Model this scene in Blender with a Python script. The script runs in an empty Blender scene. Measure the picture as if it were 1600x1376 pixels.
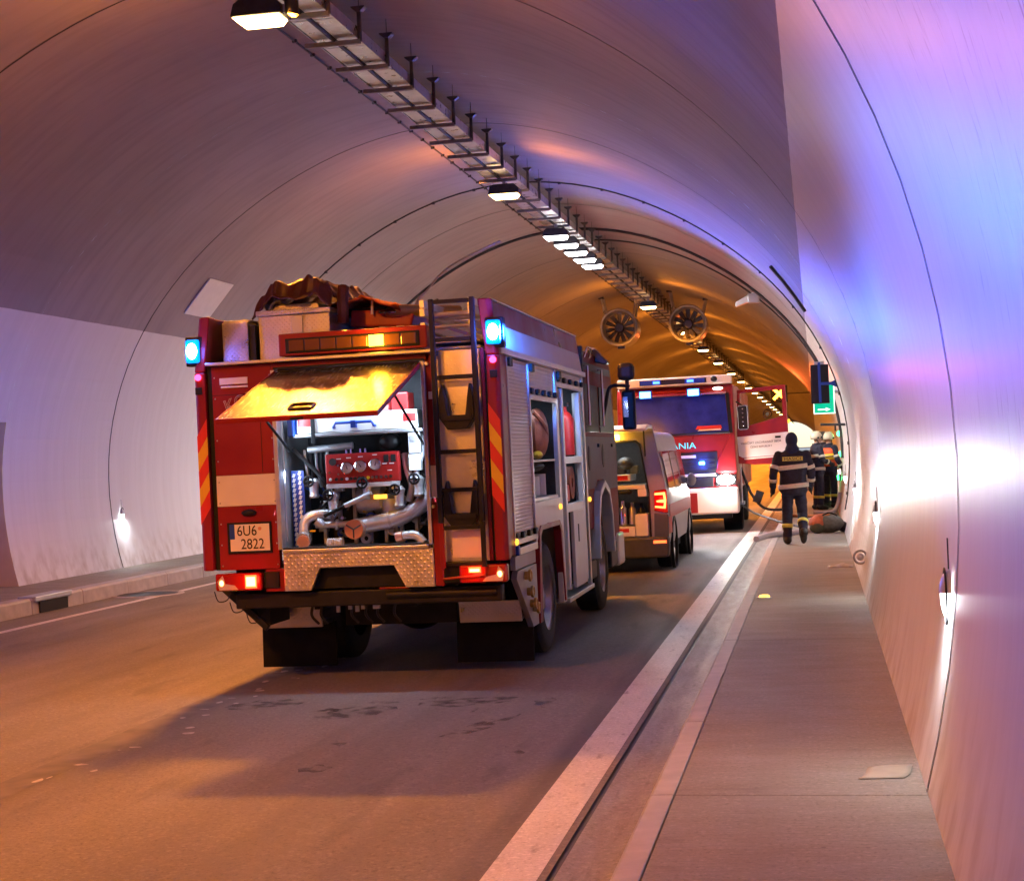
import bpy, bmesh, math, random
from mathutils import Vector, Matrix, noise
random.seed(7)
C = bpy.context.scene.collection
PI = math.pi

# ------------------------------------------------------------------ camera, world, exposure
sc = bpy.context.scene
cam_d = bpy.data.cameras.new("camera"); cam = bpy.data.objects.new("camera", cam_d); C.objects.link(cam)
cam_d.sensor_fit = 'HORIZONTAL'; cam_d.sensor_width = 36.0; cam_d.lens = 36.0 * 2444.25 / 1600.0
cam_d.clip_start = 0.05; cam_d.clip_end = 2000
def cam_axes(yaw, pitch, roll):
    F = Vector((math.sin(yaw) * math.cos(pitch), math.cos(yaw) * math.cos(pitch), math.sin(pitch)))
    R = Vector((math.cos(yaw), -math.sin(yaw), 0)); U = R.cross(F)
    return F, R * math.cos(roll) + U * math.sin(roll), U * math.cos(roll) - R * math.sin(roll)
F_, R_, U_ = cam_axes(-0.1919, 0.0100, -0.0412)
cam.matrix_world = Matrix(((R_.x, U_.x, -F_.x, 0), (R_.y, U_.y, -F_.y, 0), (R_.z, U_.z, -F_.z, 1.7889), (0, 0, 0, 1)))
sc.camera = cam
w = bpy.data.worlds.new("World"); sc.world = w; w.use_nodes = True
nt = w.node_tree; bg = nt.nodes["Background"]
sky = nt.nodes.new("ShaderNodeTexSky"); sky.sky_type = 'NISHITA'; sky.sun_disc = False
sky.dust_density = .3; sky.ozone_density = 2.; sky.sun_elevation = math.radians(50); sky.sun_rotation = math.radians(30)
nt.links.new(sky.outputs[0], bg.inputs[0]); bg.inputs[1].default_value = 0.15
sun_d = bpy.data.lights.new("sun", 'SUN'); sun_d.energy = 3.0; sun_d.angle = math.radians(0.5); sun_d.color = (1, .96, .9)
sun = bpy.data.objects.new("sun", sun_d); C.objects.link(sun)
sun.rotation_euler = (math.radians(40), 0, math.radians(150))
sc.view_settings.view_transform = 'Standard'; sc.view_settings.look = 'None'
sc.view_settings.gamma = 1.0; sc.view_settings.use_curve_mapping = False
sc.view_settings.exposure = 0.0
sc.cycles.max_bounces = 8; sc.cycles.diffuse_bounces = 5; sc.cycles.glossy_bounces = 4
sc.cycles.transmission_bounces = 6; sc.cycles.transparent_max_bounces = 12
sc.cycles.sample_clamp_indirect = 6.0; sc.cycles.caustics_reflective = False; sc.cycles.caustics_refractive = False
sc.cycles.use_denoising = True

SODIUM = (1.0, .30, .024); BLUE = (.05, .13, 1.0); WHITE = (.86, .94, 1.0); AMBER = (1.0, .42, .02)

# ------------------------------------------------------------------ materials
def mat(name, col, rough=.5, metal=0., var=.12, scale=6., bump=0., bscale=60., coat=0., stretch=(1, 1, 1), rvar=0., spec=.5, aniso=0.):
    m = bpy.data.materials.new(name); m.use_nodes = True
    n = m.node_tree.nodes; l = m.node_tree.links; b = n["Principled BSDF"]
    tc = n.new("ShaderNodeTexCoord"); mp = n.new("ShaderNodeMapping"); mp.inputs['Scale'].default_value = stretch
    l.new(tc.outputs['Object'], mp.inputs[0])
    nz = n.new("ShaderNodeTexNoise"); nz.inputs['Scale'].default_value = scale; nz.inputs['Detail'].default_value = 5
    l.new(mp.outputs[0], nz.inputs['Vector'])
    mx = n.new("ShaderNodeMix"); mx.data_type = 'RGBA'
    mx.inputs[6].default_value = (*[c * (1 - var) for c in col], 1); mx.inputs[7].default_value = (*[min(1, c * (1 + var)) for c in col], 1)
    rp = n.new("ShaderNodeMapRange"); rp.inputs[1].default_value = .3; rp.inputs[2].default_value = .7
    l.new(nz.outputs[0], rp.inputs[0]); l.new(rp.outputs[0], mx.inputs[0]); l.new(mx.outputs[2], b.inputs['Base Color'])
    b.inputs['Roughness'].default_value = rough; b.inputs['Metallic'].default_value = metal
    b.inputs['Specular IOR Level'].default_value = spec
    if aniso: b.inputs['Anisotropic'].default_value = aniso
    if coat: b.inputs['Coat Weight'].default_value = coat; b.inputs['Coat Roughness'].default_value = .06
    if rvar:
        r2 = n.new("ShaderNodeMapRange"); r2.inputs[1].default_value = .3; r2.inputs[2].default_value = .7
        r2.inputs[3].default_value = rough - rvar; r2.inputs[4].default_value = rough + rvar
        l.new(nz.outputs[0], r2.inputs[0]); l.new(r2.outputs[0], b.inputs['Roughness'])
    if bump:
        n2 = n.new("ShaderNodeTexNoise"); n2.inputs['Scale'].default_value = bscale; n2.inputs['Detail'].default_value = 4
        l.new(mp.outputs[0], n2.inputs['Vector'])
        bp = n.new("ShaderNodeBump"); bp.inputs['Strength'].default_value = bump; bp.inputs['Distance'].default_value = .01
        l.new(n2.outputs[0], bp.inputs['Height']); l.new(bp.outputs[0], b.inputs['Normal'])
    return m
def emit(name, col, strength):
    m = bpy.data.materials.new(name); m.use_nodes = True
    b = m.node_tree.nodes["Principled BSDF"]
    b.inputs['Base Color'].default_value = (*[c * .6 for c in col], 1); b.inputs['Roughness'].default_value = .25
    b.inputs['Emission Color'].default_value = (*col, 1); b.inputs['Emission Strength'].default_value = strength
    return m
def glass(name, col=(.9, .95, 1), rough=.02):
    m = bpy.data.materials.new(name); m.use_nodes = True
    n = m.node_tree.nodes; l = m.node_tree.links; n.remove(n["Principled BSDF"])
    t = n.new("ShaderNodeBsdfTransparent"); t.inputs[0].default_value = (*col, 1)
    g = n.new("ShaderNodeBsdfGlossy"); g.inputs['Roughness'].default_value = rough
    f = n.new("ShaderNodeFresnel"); f.inputs[0].default_value = 1.5; mx = n.new("ShaderNodeMixShader")
    l.new(f.outputs[0], mx.inputs[0]); l.new(t.outputs[0], mx.inputs[1]); l.new(g.outputs[0], mx.inputs[2])
    l.new(mx.outputs[0], n["Material Output"].inputs[0]); return m
def tread(name, col, cell=.04):
    m = mat(name, col, .34, 1.0, .10, 5, rvar=.08)
    n = m.node_tree.nodes; l = m.node_tree.links; b = n["Principled BSDF"]
    tc = n.new("ShaderNodeTexCoord"); mp = n.new("ShaderNodeMapping"); mp.inputs['Rotation'].default_value = (.0, PI / 4, 0)
    l.new(tc.outputs['Object'], mp.inputs[0])
    v = n.new("ShaderNodeTexVoronoi"); v.inputs['Scale'].default_value = 1 / cell; v.inputs['Randomness'].default_value = 0
    l.new(mp.outputs[0], v.inputs['Vector'])
    r = n.new("ShaderNodeMapRange"); r.inputs[1].default_value = .25; r.inputs[2].default_value = .42; r.inputs[3].default_value = 1; r.inputs[4].default_value = 0
    l.new(v.outputs['Distance'], r.inputs[0])
    bp = n.new("ShaderNodeBump"); bp.inputs['Strength'].default_value = .55; bp.inputs['Distance'].default_value = .006
    l.new(r.outputs[0], bp.inputs['Height']); l.new(bp.outputs[0], b.inputs['Normal'])
    return m

M = {}
M['red'] = mat('red_paint', (.245, .012, .016), .36, 0, .16, 2.2, coat=.08, rvar=.10, spec=.3)
M['redd'] = mat('red_vinyl', (.55, .02, .02), .4, 0, .05)
M['cream'] = mat('white_stripe_film', (.74, .70, .64), .38, 0, .05, 4, rvar=.05)
M['white'] = mat('white_paint', (.78, .78, .78), .3, 0, .05, 4, coat=.3)
M['silver'] = mat('silver_paint', (.52, .52, .54), .36, .3, .05, 4)
M['alu'] = mat('brushed_aluminium', (.70, .71, .73), .34, 1, .06, 6, stretch=(1, 1, 3), rvar=.03)
M['alu_d'] = mat('dull_aluminium', (.42, .43, .45), .5, .8, .10, 5, rvar=.03)
M['tread'] = tread('tread_plate', (.78, .76, .73))
M['tread_s'] = tread('fine_tread_plate', (.48, .46, .44), .028)
M['hatch'] = mat('brushed_hatch_skin', (.56, .50, .44), .24, 1, .10, 14, bump=.03, bscale=30, stretch=(6, .6, 1), rvar=.06)
M['black'] = mat('black_plastic', (.012, .012, .014), .45, 0, .2, 12, bump=.05, spec=.25)
M['rubber'] = mat('tyre_rubber', (.022, .021, .021), .75, 0, .3, 25, bump=.2, bscale=120)
M['flap'] = mat('mudflap_rubber', (.009, .009, .010), .7, 0, .3, 8, bump=.15, bscale=40, spec=.15)
M['dark'] = mat('dark_metal', (.05, .05, .055), .45, .6, .2, 14, rvar=.1)
M['chassis'] = mat('chassis_paint', (.014, .014, .018), .5, .1, .3, 9, bump=.1, spec=.25)
M['chrome'] = mat('chrome', (.8, .8, .82), .08, 1, .03)
M['pipe'] = mat('pump_pipe_metal', (.74, .76, .80), .36, .55, .06, 12, rvar=.06)
M['cast'] = mat('cast_aluminium', (.62, .64, .68), .42, .9, .12, 20, bump=.15, bscale=90)
M['copper'] = mat('copper_cap', (.78, .42, .30), .35, .8, .1)
M['brass'] = mat('brass', (.6, .40, .14), .3, 1, .1)
M['rim'] = mat('wheel_rim', (.42, .40, .42), .36, .8, .12, 10)
M['orange'] = mat('orange_fabric', (.42, .085, .012), .8, 0, .3, 14, bump=.5, bscale=30)
M['darkred_tarp'] = mat('dark_red_tarpaulin', (.055, .012, .010), .45, 0, .4, 9, bump=.8, bscale=14)
M['brown'] = mat('brown_hose_cover', (.30, .085, .05), .6, 0, .25, 12, bump=.3)
M['yel'] = mat('yellow_film', (.78, .47, .02), .35, 0, .06)
M['ored'] = mat('fluorescent_red_film', (.70, .035, .02), .35, 0, .06)
M['refl'] = mat('reflective_tape', (.70, .68, .56), .35, .0, .08, 30)
M['refly'] = mat('yellow_reflective_tape', (.72, .66, .10), .4, 0, .08, 30)
M['navy'] = mat('navy_turnout_fabric', (.012, .012, .030), .8, 0, .35, 18, bump=.5, bscale=26)
M['grey'] = mat('grey_fabric', (.10, .11, .10), .8, 0, .3, 18, bump=.5, bscale=30)
M['skin'] = mat('skin', (.50, .30, .22), .5, 0, .08)
M['boot'] = mat('boot_leather', (.02, .018, .016), .5, 0, .3, 20)
M['helm'] = mat('helmet_shell', (.72, .68, .50), .3, 0, .06, coat=.4)
M['helmd'] = mat('dark_helmet_shell', (.06, .055, .05), .3, 0, .06, coat=.4)
M['plate'] = mat('number_plate', (.80, .79, .74), .35, 0, .03)
M['ink'] = mat('black_print', (.012, .012, .014), .5, 0, .05)
M['eublue'] = mat('blue_print', (.01, .05, .35), .4, 0, .05)
M['galv'] = mat('galvanised_steel', (.60, .60, .62), .36, .9, .18, 7, rvar=.12)
M['conc'] = mat('kerb_concrete', (.40, .38, .36), .62, 0, .18, 6, bump=.25, bscale=60, rvar=.12)
M['signg'] = mat('sign_green', (.0, .30, .16), .4, 0, .05)
M['tinted'] = glass('tinted_glass', (.05, .05, .07))
M['clear'] = glass('clear_glass', (.90, .92, .94))
M['lens_off'] = mat('amber_lens', (.17, .07, .02), .12, 0, .1, coat=.6)
M['lens_red'] = mat('red_lens', (.34, .006, .006), .14, 0, .1, coat=.6)
M['lens_clear'] = mat('clear_lens', (.62, .50, .40), .14, 0, .1, coat=.6)
M['lens_blue'] = mat('blue_lens', (.02, .05, .45), .14, 0, .1, coat=.6)
M['e_sod'] = emit('sodium_glass', (1.0, .62, .22), 22)
M['e_led'] = emit('led_glass', (1.0, .97, .96), 22)
M['e_blue'] = emit('blue_beacon_glow', (.30, .80, 1.0), 40)
M['e_rim'] = emit('blue_beacon_rim', (.0, .22, 1.0), 2.6)
M['e_blue2'] = emit('blue_strobe_glow', (.12, .55, 1.0), 7)
M['e_amb'] = emit('amber_glow', (1.0, .55, .03), 14)
M['e_tail'] = emit('tail_lamp_glow', (1.0, .09, .02), 5)
M['e_tailhot'] = emit('tail_lamp_bulb', (1.0, .30, .10), 9)
M['e_marker'] = emit('red_marker_glow', (1.0, .03, .12), 10)
M['e_white'] = emit('white_lamp_glow', (1.0, .97, .92), 90)
M['e_wall'] = emit('wall_lamp_glow', (.92, .98, 1.0), 24)
M['e_green'] = emit('green_lamp_glow', (.05, 1.0, .35), 8)
M['e_sign'] = emit('lit_sign_green', (.0, .42, .22), 1.2)
M['e_signw'] = emit('lit_sign_white', (.75, 1.0, .9), 1.6)
M['e_x'] = emit('lane_cross_glow', (1.0, .28, .02), 26)
M['e_strip'] = emit('locker_strip_glow', (.75, .9, 1.0), 9)
M['e_drop'] = emit('marker_amber_glow', (1.0, .45, .05), 2.5)

# ------------------------------------------------------------------ geometry helpers
class MB:
    def __init__(s): s.v = []; s.f = []
    def add(s, vs, fs):
        o = len(s.v); s.v += [tuple(v) for v in vs]; s.f += [tuple(i + o for i in f) for f in fs]; return s
    def box(s, x0, x1, y0, y1, z0, z1):
        return s.add([(x0, y0, z0), (x1, y0, z0), (x1, y1, z0), (x0, y1, z0), (x0, y0, z1), (x1, y0, z1), (x1, y1, z1), (x0, y1, z1)],
                     [(0, 3, 2, 1), (4, 5, 6, 7), (0, 1, 5, 4), (1, 2, 6, 5), (2, 3, 7, 6), (3, 0, 4, 7)])
    def prism(s, poly, axis, lo, hi):            # poly 2d in the two other axes (x: (y,z), y: (x,z), z: (x,y))
        n = len(poly)
        def p(q, t):
            return {'x': (t, q[0], q[1]), 'y': (q[0], t, q[1]), 'z': (q[0], q[1], t)}[axis]
        vs = [p(q, lo) for q in poly] + [p(q, hi) for q in poly]
        return s.add(vs, [tuple(range(n)), tuple(range(2 * n - 1, n - 1, -1))] + [(i, i + n, (i + 1) % n + n, (i + 1) % n) for i in range(n)])
    def tube(s, pts, r, n=10, cap=True):
        pts = [Vector(p) for p in pts]; k = len(pts)
        rr = r if isinstance(r, (list, tuple)) else [r] * k
        vs = []; up = None
        for i, p in enumerate(pts):
            t = (pts[min(i + 1, k - 1)] - pts[max(i - 1, 0)]).normalized()
            if up is None: up = Vector((0, 0, 1)) if abs(t.z) < .9 else Vector((1, 0, 0))
            a = t.cross(up)
            if a.length < 1e-5: a = t.orthogonal()
            a.normalize(); b = a.cross(t).normalized(); up = b
            vs += [p + a * math.cos(2 * PI * j / n) * rr[i] + b * math.sin(2 * PI * j / n) * rr[i] for j in range(n)]
        fs = [(i * n + j, i * n + (j + 1) % n, (i + 1) * n + (j + 1) % n, (i + 1) * n + j) for i in range(k - 1) for j in range(n)]
        if cap: fs += [tuple(range(n - 1, -1, -1)), tuple(range((k - 1) * n, k * n))]
        return s.add(vs, fs)
    def cyl(s, p, q, r, n=16): return s.tube([p, q], r, n)
    def ell(s, c, r, n=14, m=9):
        vs = [(c[0] + r[0] * math.sin(PI * i / m) * math.cos(2 * PI * j / n), c[1] + r[1] * math.sin(PI * i / m) * math.sin(2 * PI * j / n), c[2] + r[2] * math.cos(PI * i / m)) for i in range(m + 1) for j in range(n)]
        return s.add(vs, [(i * n + j, (i + 1) * n + j, (i + 1) * n + (j + 1) % n, i * n + (j + 1) % n) for i in range(m) for j in range(n)])
    def lathe(s, prof, axis='x', c=(0, 0, 0), n=28):   # prof: (t along axis, radius)
        vs = []
        for t, r in prof:
            for j in range(n):
                a = 2 * PI * j / n; u, v_ = r * math.cos(a), r * math.sin(a)
                d = {'x': (t, u, v_), 'y': (u, t, v_), 'z': (u, v_, t)}[axis]
                vs.append((c[0] + d[0], c[1] + d[1], c[2] + d[2]))
        k = len(prof)
        return s.add(vs, [(i * n + j, i * n + (j + 1) % n, (i + 1) * n + (j + 1) % n, (i + 1) * n + j) for i in range(k - 1) for j in range(n)])
    def ring(s, c, R, r, normal='y', n=24, m=8, sx=1., sz=1.):
        vs = []
        for i in range(n):
            a = 2 * PI * i / n
            for j in range(m):
                b = 2 * PI * j / m; q = R + r * math.cos(b)
                u, v_, t = q * math.cos(a) * sx, q * math.sin(a) * sz, r * math.sin(b)
                d = {'y': (u, t, v_), 'x': (t, u, v_), 'z': (u, v_, t)}[normal]
                vs.append((c[0] + d[0], c[1] + d[1], c[2] + d[2]))
        return s.add(vs, [(i * m + j, ((i + 1) % n) * m + j, ((i + 1) % n) * m + (j + 1) % m, i * m + (j + 1) % m) for i in range(n) for j in range(m)])
    def quad(s, a, b, c, d): return s.add([a, b, c, d], [(0, 1, 2, 3)])
    def build(s, name, m, parent=None, smooth=False, bevel=0., loc=None, rot=None):
        me = bpy.data.meshes.new(name); me.from_pydata(s.v, [], s.f)
        bm = bmesh.new(); bm.from_mesh(me); bmesh.ops.recalc_face_normals(bm, faces=bm.faces); bm.to_mesh(me); bm.free()
        if isinstance(m, (list, tuple)):
            for k in m: me.materials.append(k)
        else: me.materials.append(m)
        if smooth:
            for p in me.polygons: p.use_smooth = True
            try: me.set_sharp_from_angle(angle=math.radians(38))
            except Exception: pass
        o = bpy.data.objects.new(name, me); C.objects.link(o)
        if parent: o.parent = parent
        if loc: o.location = loc
        if rot: o.rotation_euler = rot
        if bevel:
            b = o.modifiers.new("bevel", 'BEVEL'); b.width = bevel; b.segments = 2; b.limit_method = 'ANGLE'; b.angle_limit = math.radians(40)
        return o
def tag(o, label=None, cat=None, group=None, kind=None):
    if label: o['label'] = label
    if cat: o['category'] = cat
    if group: o['group'] = group
    if kind: o['kind'] = kind
    return o
def empty(name, loc=(0, 0, 0), rot=(0, 0, 0), parent=None):
    o = bpy.data.objects.new(name, None); C.objects.link(o); o.location = loc; o.rotation_euler = rot
    o.empty_display_size = .2
    if parent: o.parent = parent
    return o
def copy_tree(o, parent=None):
    c = o.copy(); C.objects.link(c)
    if parent: c.parent = parent
    for ch in list(o.children): copy_tree(ch, c)
    return c
def text(name, s_, size, loc, rot, m, parent=None, align='CENTER', extrude=.001, outline=0., sx=1.):
    cu = bpy.data.curves.new(name, 'FONT'); cu.body = s_; cu.size = size; cu.align_x = align; cu.align_y = 'CENTER'
    if outline: cu.fill_mode = 'NONE'; cu.bevel_depth = outline; cu.bevel_resolution = 1
    else: cu.extrude = extrude
    cu.resolution_u = 4
    t = bpy.data.objects.new(name, cu); C.objects.link(t)
    dg = bpy.context.evaluated_depsgraph_get(); me = bpy.data.meshes.new_from_object(t.evaluated_get(dg))
    bpy.data.objects.remove(t)
    me.materials.clear(); me.materials.append(m)
    o = bpy.data.objects.new(name, me); C.objects.link(o); o.location = loc; o.rotation_euler = rot; o.scale = (sx, 1, 1)
    if parent: o.parent = parent
    return o
def lamp(name, typ, energy, col, loc, parent=None, size=.1, aim=None, angle=60, blend=.5, spread=None, sy=None):
    d = bpy.data.lights.new(name, typ); d.energy = energy; d.color = col
    if typ == 'AREA':
        d.size = size
        if sy: d.shape = 'RECTANGLE'; d.size_y = sy
        if spread: d.spread = math.radians(spread)
    else: d.shadow_soft_size = size
    if typ == 'SPOT': d.spot_size = math.radians(angle); d.spot_blend = blend
    o = bpy.data.objects.new(name, d); C.objects.link(o); o.location = loc
    if aim is not None: o.rotation_euler = Vector(aim).to_track_quat('-Z', 'Y').to_euler()
    if parent: o.parent = parent
    return o
def smooth_path(pts, k=6):
    P = [Vector(p) for p in pts]; out = []
    for i in range(len(P) - 1):
        p0, p1, p2, p3 = P[max(i - 1, 0)], P[i], P[i + 1], P[min(i + 2, len(P) - 1)]
        for t in range(k):
            u = t / k
            out.append(.5 * ((2 * p1) + (p2 - p0) * u + (2 * p0 - 5 * p1 + 4 * p2 - p3) * u * u + (3 * p1 - p0 - 3 * p2 + p3) * u ** 3))
    return out + [P[-1]]
# ------------------------------------------------------------------ tunnel lining
CX, CZ = -5.7554, 1.6
def prof_r(th): return 6.4476 - .7689 * math.cos(th) + .2068 * math.cos(2 * th) - .264 * math.cos(3 * th) + .1563 * math.cos(4 * th)
def prof(th, d=0.):
    r = prof_r(abs(th)) + d; return (CX + r * math.sin(th), CZ + r * math.cos(th))
def wall_th(z):                                   # angle at which the lining reaches height z
    lo, hi = .2, 2.1
    for _ in range(50):
        mid = (lo + hi) / 2
        if CZ + prof_r(mid) * math.cos(mid) > z: lo = mid
        else: hi = mid
    return lo
def wall_x(z, side): t = wall_th(z); return prof(side * t)[0]
S0, SL = 7.54, 8.97
ROAD_S = .0082
def road_z(x): return ROAD_S * (x + .758)

def lining_material():
    m = bpy.data.materials.new("painted_lining"); m.use_nodes = True
    n = m.node_tree.nodes; l = m.node_tree.links; b = n["Principled BSDF"]
    geo = n.new("ShaderNodeNewGeometry"); sep = n.new("ShaderNodeSeparateXYZ"); l.new(geo.outputs['Position'], sep.inputs[0])
    up = n.new("ShaderNodeMath"); up.operation = 'GREATER_THAN'; up.inputs[1].default_value = 4.23
    def noise_(scale, stretch, detail=5):
        mp = n.new("ShaderNodeMapping"); mp.inputs['Scale'].default_value = stretch; l.new(geo.outputs['Position'], mp.inputs[0])
        z = n.new("ShaderNodeTexNoise"); z.inputs['Scale'].default_value = scale; z.inputs['Detail'].default_value = detail; l.new(mp.outputs[0], z.inputs['Vector']); return z.outputs[0]
    def rng(s, a, b_, c, d):
        r = n.new("ShaderNodeMapRange"); r.inputs[1].default_value = a; r.inputs[2].default_value = b_; r.inputs[3].default_value = c; r.inputs[4].default_value = d; l.new(s, r.inputs[0]); return r.outputs[0]
    def mixc(f, a, b_):
        x = n.new("ShaderNodeMix"); x.data_type = 'RGBA'
        for i, q in ((6, a), (7, b_)):
            if isinstance(q, tuple): x.inputs[i].default_value = (*q, 1)
            else: l.new(q, x.inputs[i])
        l.new(f, x.inputs[0]); return x.outputs[2]
    def mul(a, b_):
        x = n.new("ShaderNodeMath"); x.operation = 'MULTIPLY'; l.new(a, x.inputs[0]); l.new(b_, x.inputs[1]); return x.outputs[0]
    streak = noise_(1.0, (1, 6, .35)); fine = noise_(1.0, (4, 28, 1.2)); patch = noise_(.35, (1, 1, 1)); scuff = noise_(1.0, (9, 26, 5), 6)
    wob = n.new('ShaderNodeMath'); wob.operation = 'MULTIPLY_ADD'; l.new(noise_(1.0, (1.5, 2.5, 1.5), 6), wob.inputs[0]); wob.inputs[1].default_value = .016; l.new(sep.outputs[2], wob.inputs[2])
    l.new(wob.outputs[0], up.inputs[0])
    low = mixc(rng(streak, .25, .75, 0, 1), (.67, .655, .65), (.73, .72, .72))
    low = mixc(rng(fine, .52, .74, 0, .16), low, (.52, .47, .45))
    near = rng(sep.outputs[1], 4, 8.5, 1, 0)
    low = mixc(mul(rng(scuff, .60, .74, 0, .6), mul(near, rng(sep.outputs[2], 1.3, 1.9, 0, 1))), low, (.24, .17, .17))
    foot = mul(rng(sep.outputs[2], .15, .8, 1, 0), rng(noise_(1.0, (2, 5, 3), 6), .42, .68, 0, .7)); low = mixc(foot, low, (.38, .31, .26))
    high = mixc(rng(patch, .3, .7, 0, 1), (.29, .255, .265), (.37, .33, .34))
    high = mixc(rng(streak, .45, .75, 0, .35), high, (.20, .175, .19))
    l.new(mixc(up.outputs[0], low, high), b.inputs['Base Color'])
    b.inputs['Specular IOR Level'].default_value = .10
    ro = n.new("ShaderNodeMix"); ro.data_type = 'FLOAT'
    l.new(up.outputs[0], ro.inputs[0]); l.new(rng(patch, .3, .7, .32, .36), ro.inputs[2]); ro.inputs[3].default_value = .62
    l.new(ro.outputs[0], b.inputs['Roughness'])
    bp = n.new("ShaderNodeBump"); bp.inputs['Strength'].default_value = .05; bp.inputs['Distance'].default_value = .003
    l.new(noise_(1.0, (30, 40, 12)), bp.inputs['Height']); l.new(bp.outputs[0], b.inputs['Normal'])
    return m
M['lining'] = lining_material()
THB = wall_th(-.25)
NP = 72
def ring_pts(d): return [prof(-THB + 2 * THB * i / NP, d) for i in range(NP + 1)]
def lining_mesh(length, niche_to=None):
    mb = MB(); rows = [(0, .05), (.008, .05), (.014, 0)]
    k = int(length)
    rows += [(length * i / (k + 1), 0) for i in range(1, k + 1)] + [(length - .014, 0), (length - .008, .05), (length, .05)]
    for y, d in rows:
        mb.v += [(x, y, z) for x, z in ring_pts(d)]
    w_ = NP + 1
    for i in range(len(rows) - 1):
        for j in range(NP): mb.f.append((i * w_ + j, i * w_ + j + 1, (i + 1) * w_ + j + 1, (i + 1) * w_ + j))
    return mb
tunnel = tag(empty("tunnel"), kind='structure')
seg0 = lining_mesh(SL).build("lining_segment", M['lining'], tunnel, smooth=True)
K0, K1 = -5, 42
segs = []
for k in range(K0, K1 + 1):
    if k == 1: continue                           # the segment with the niche is built below
    o = seg0 if k == K0 else seg0.copy()
    if o is not seg0: C.objects.link(o); o.parent = tunnel
    o.location = (0, S0 + SL * k, 0)
# segment with a recess in the left wall (its end face shows at the photo's left edge)
NY = 21.85; ZN = 2.62
mb = MB(); th_n = wall_th(ZN)
ys = [(S0 + SL, .05), (S0 + SL + .014, 0), (NY, 0), (23.3, 0), (S0 + 2 * SL - .014, 0), (S0 + 2 * SL, .05)]
def part_ring(d, t0): return [prof(t0 + (THB - t0) * i / NP, d) for i in range(NP + 1)]
w_ = NP + 1
for a, b in ((0, 1), (1, 2), (2, 3), (3, 4), (4, 5)):
    t0 = -th_n if b <= 2 else -THB
    o_ = len(mb.v)
    for y, d in (ys[a], ys[b]): mb.v += [(x, y, z) for x, z in part_ring(d, t0)]
    for j in range(NP): mb.f.append((o_ + j, o_ + j + 1, o_ + w_ + j + 1, o_ + w_ + j))
xn = -13.2; xw = prof(-th_n)[0]
mb.quad((xn, S0 + SL, -.2), (xn, NY, -.2), (xn, NY, ZN), (xn, S0 + SL, ZN))
mb.quad((xn, S0 + SL, ZN), (xn, NY, ZN), (xw, NY, ZN), (xw, S0 + SL, ZN))
edge = [(prof(-(THB + (th_n - THB) * i / 12))) for i in range(13)]
MB().add([(xn, NY, -.25)] + [(x, NY, z) for x, z in edge] + [(xn, NY, ZN)], [tuple(range(15))]).build("niche_end", mat('niche_sodium_tint', (.62, .45, .22), .7, 0, .1, 3), tunnel)  # orange of the sodium light is put into the end wall's colour
mb.add([(xn, S0 + SL, -.25)] + [(x, S0 + SL, z) for x, z in edge] + [(xn, S0 + SL, ZN)], [tuple(range(15))])
mb.build("lining_segment", M['lining'], tunnel)
# dark sealing strip in every joint between the segments
M['seal'] = mat('joint_seal', (.012, .010, .011), .7, 0, .2, 8)
sl = None
for k in range(K0 + 1, 14):
    if sl is None:
        mb = MB(); rr = [ring_pts(d) for d in (-.004, -.004)]
        for y, pts in zip((-.014, .014), rr): mb.v += [(x, y, z) for x, z in pts]
        mb.f = [(j, j + 1, NP + 1 + j + 1, NP + 1 + j) for j in range(NP)]
        o = sl = mb.build("joint_seal", M['seal'], tunnel, smooth=True)
    else: o = sl.copy(); C.objects.link(o); o.parent = tunnel
    o.location = (0, S0 + SL * k, 0)
# added end cap, unseen behind the camera, keeps daylight out of the bore
yb = S0 + SL * K0 + .02
rp = ring_pts(0)
MB().add([(x, yb, z) for x, z in rp], [tuple(range(len(rp)))]).build("daylight_cap", M['lining'], tunnel)
YEND = S0 + SL * (K1 + 1)

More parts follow.
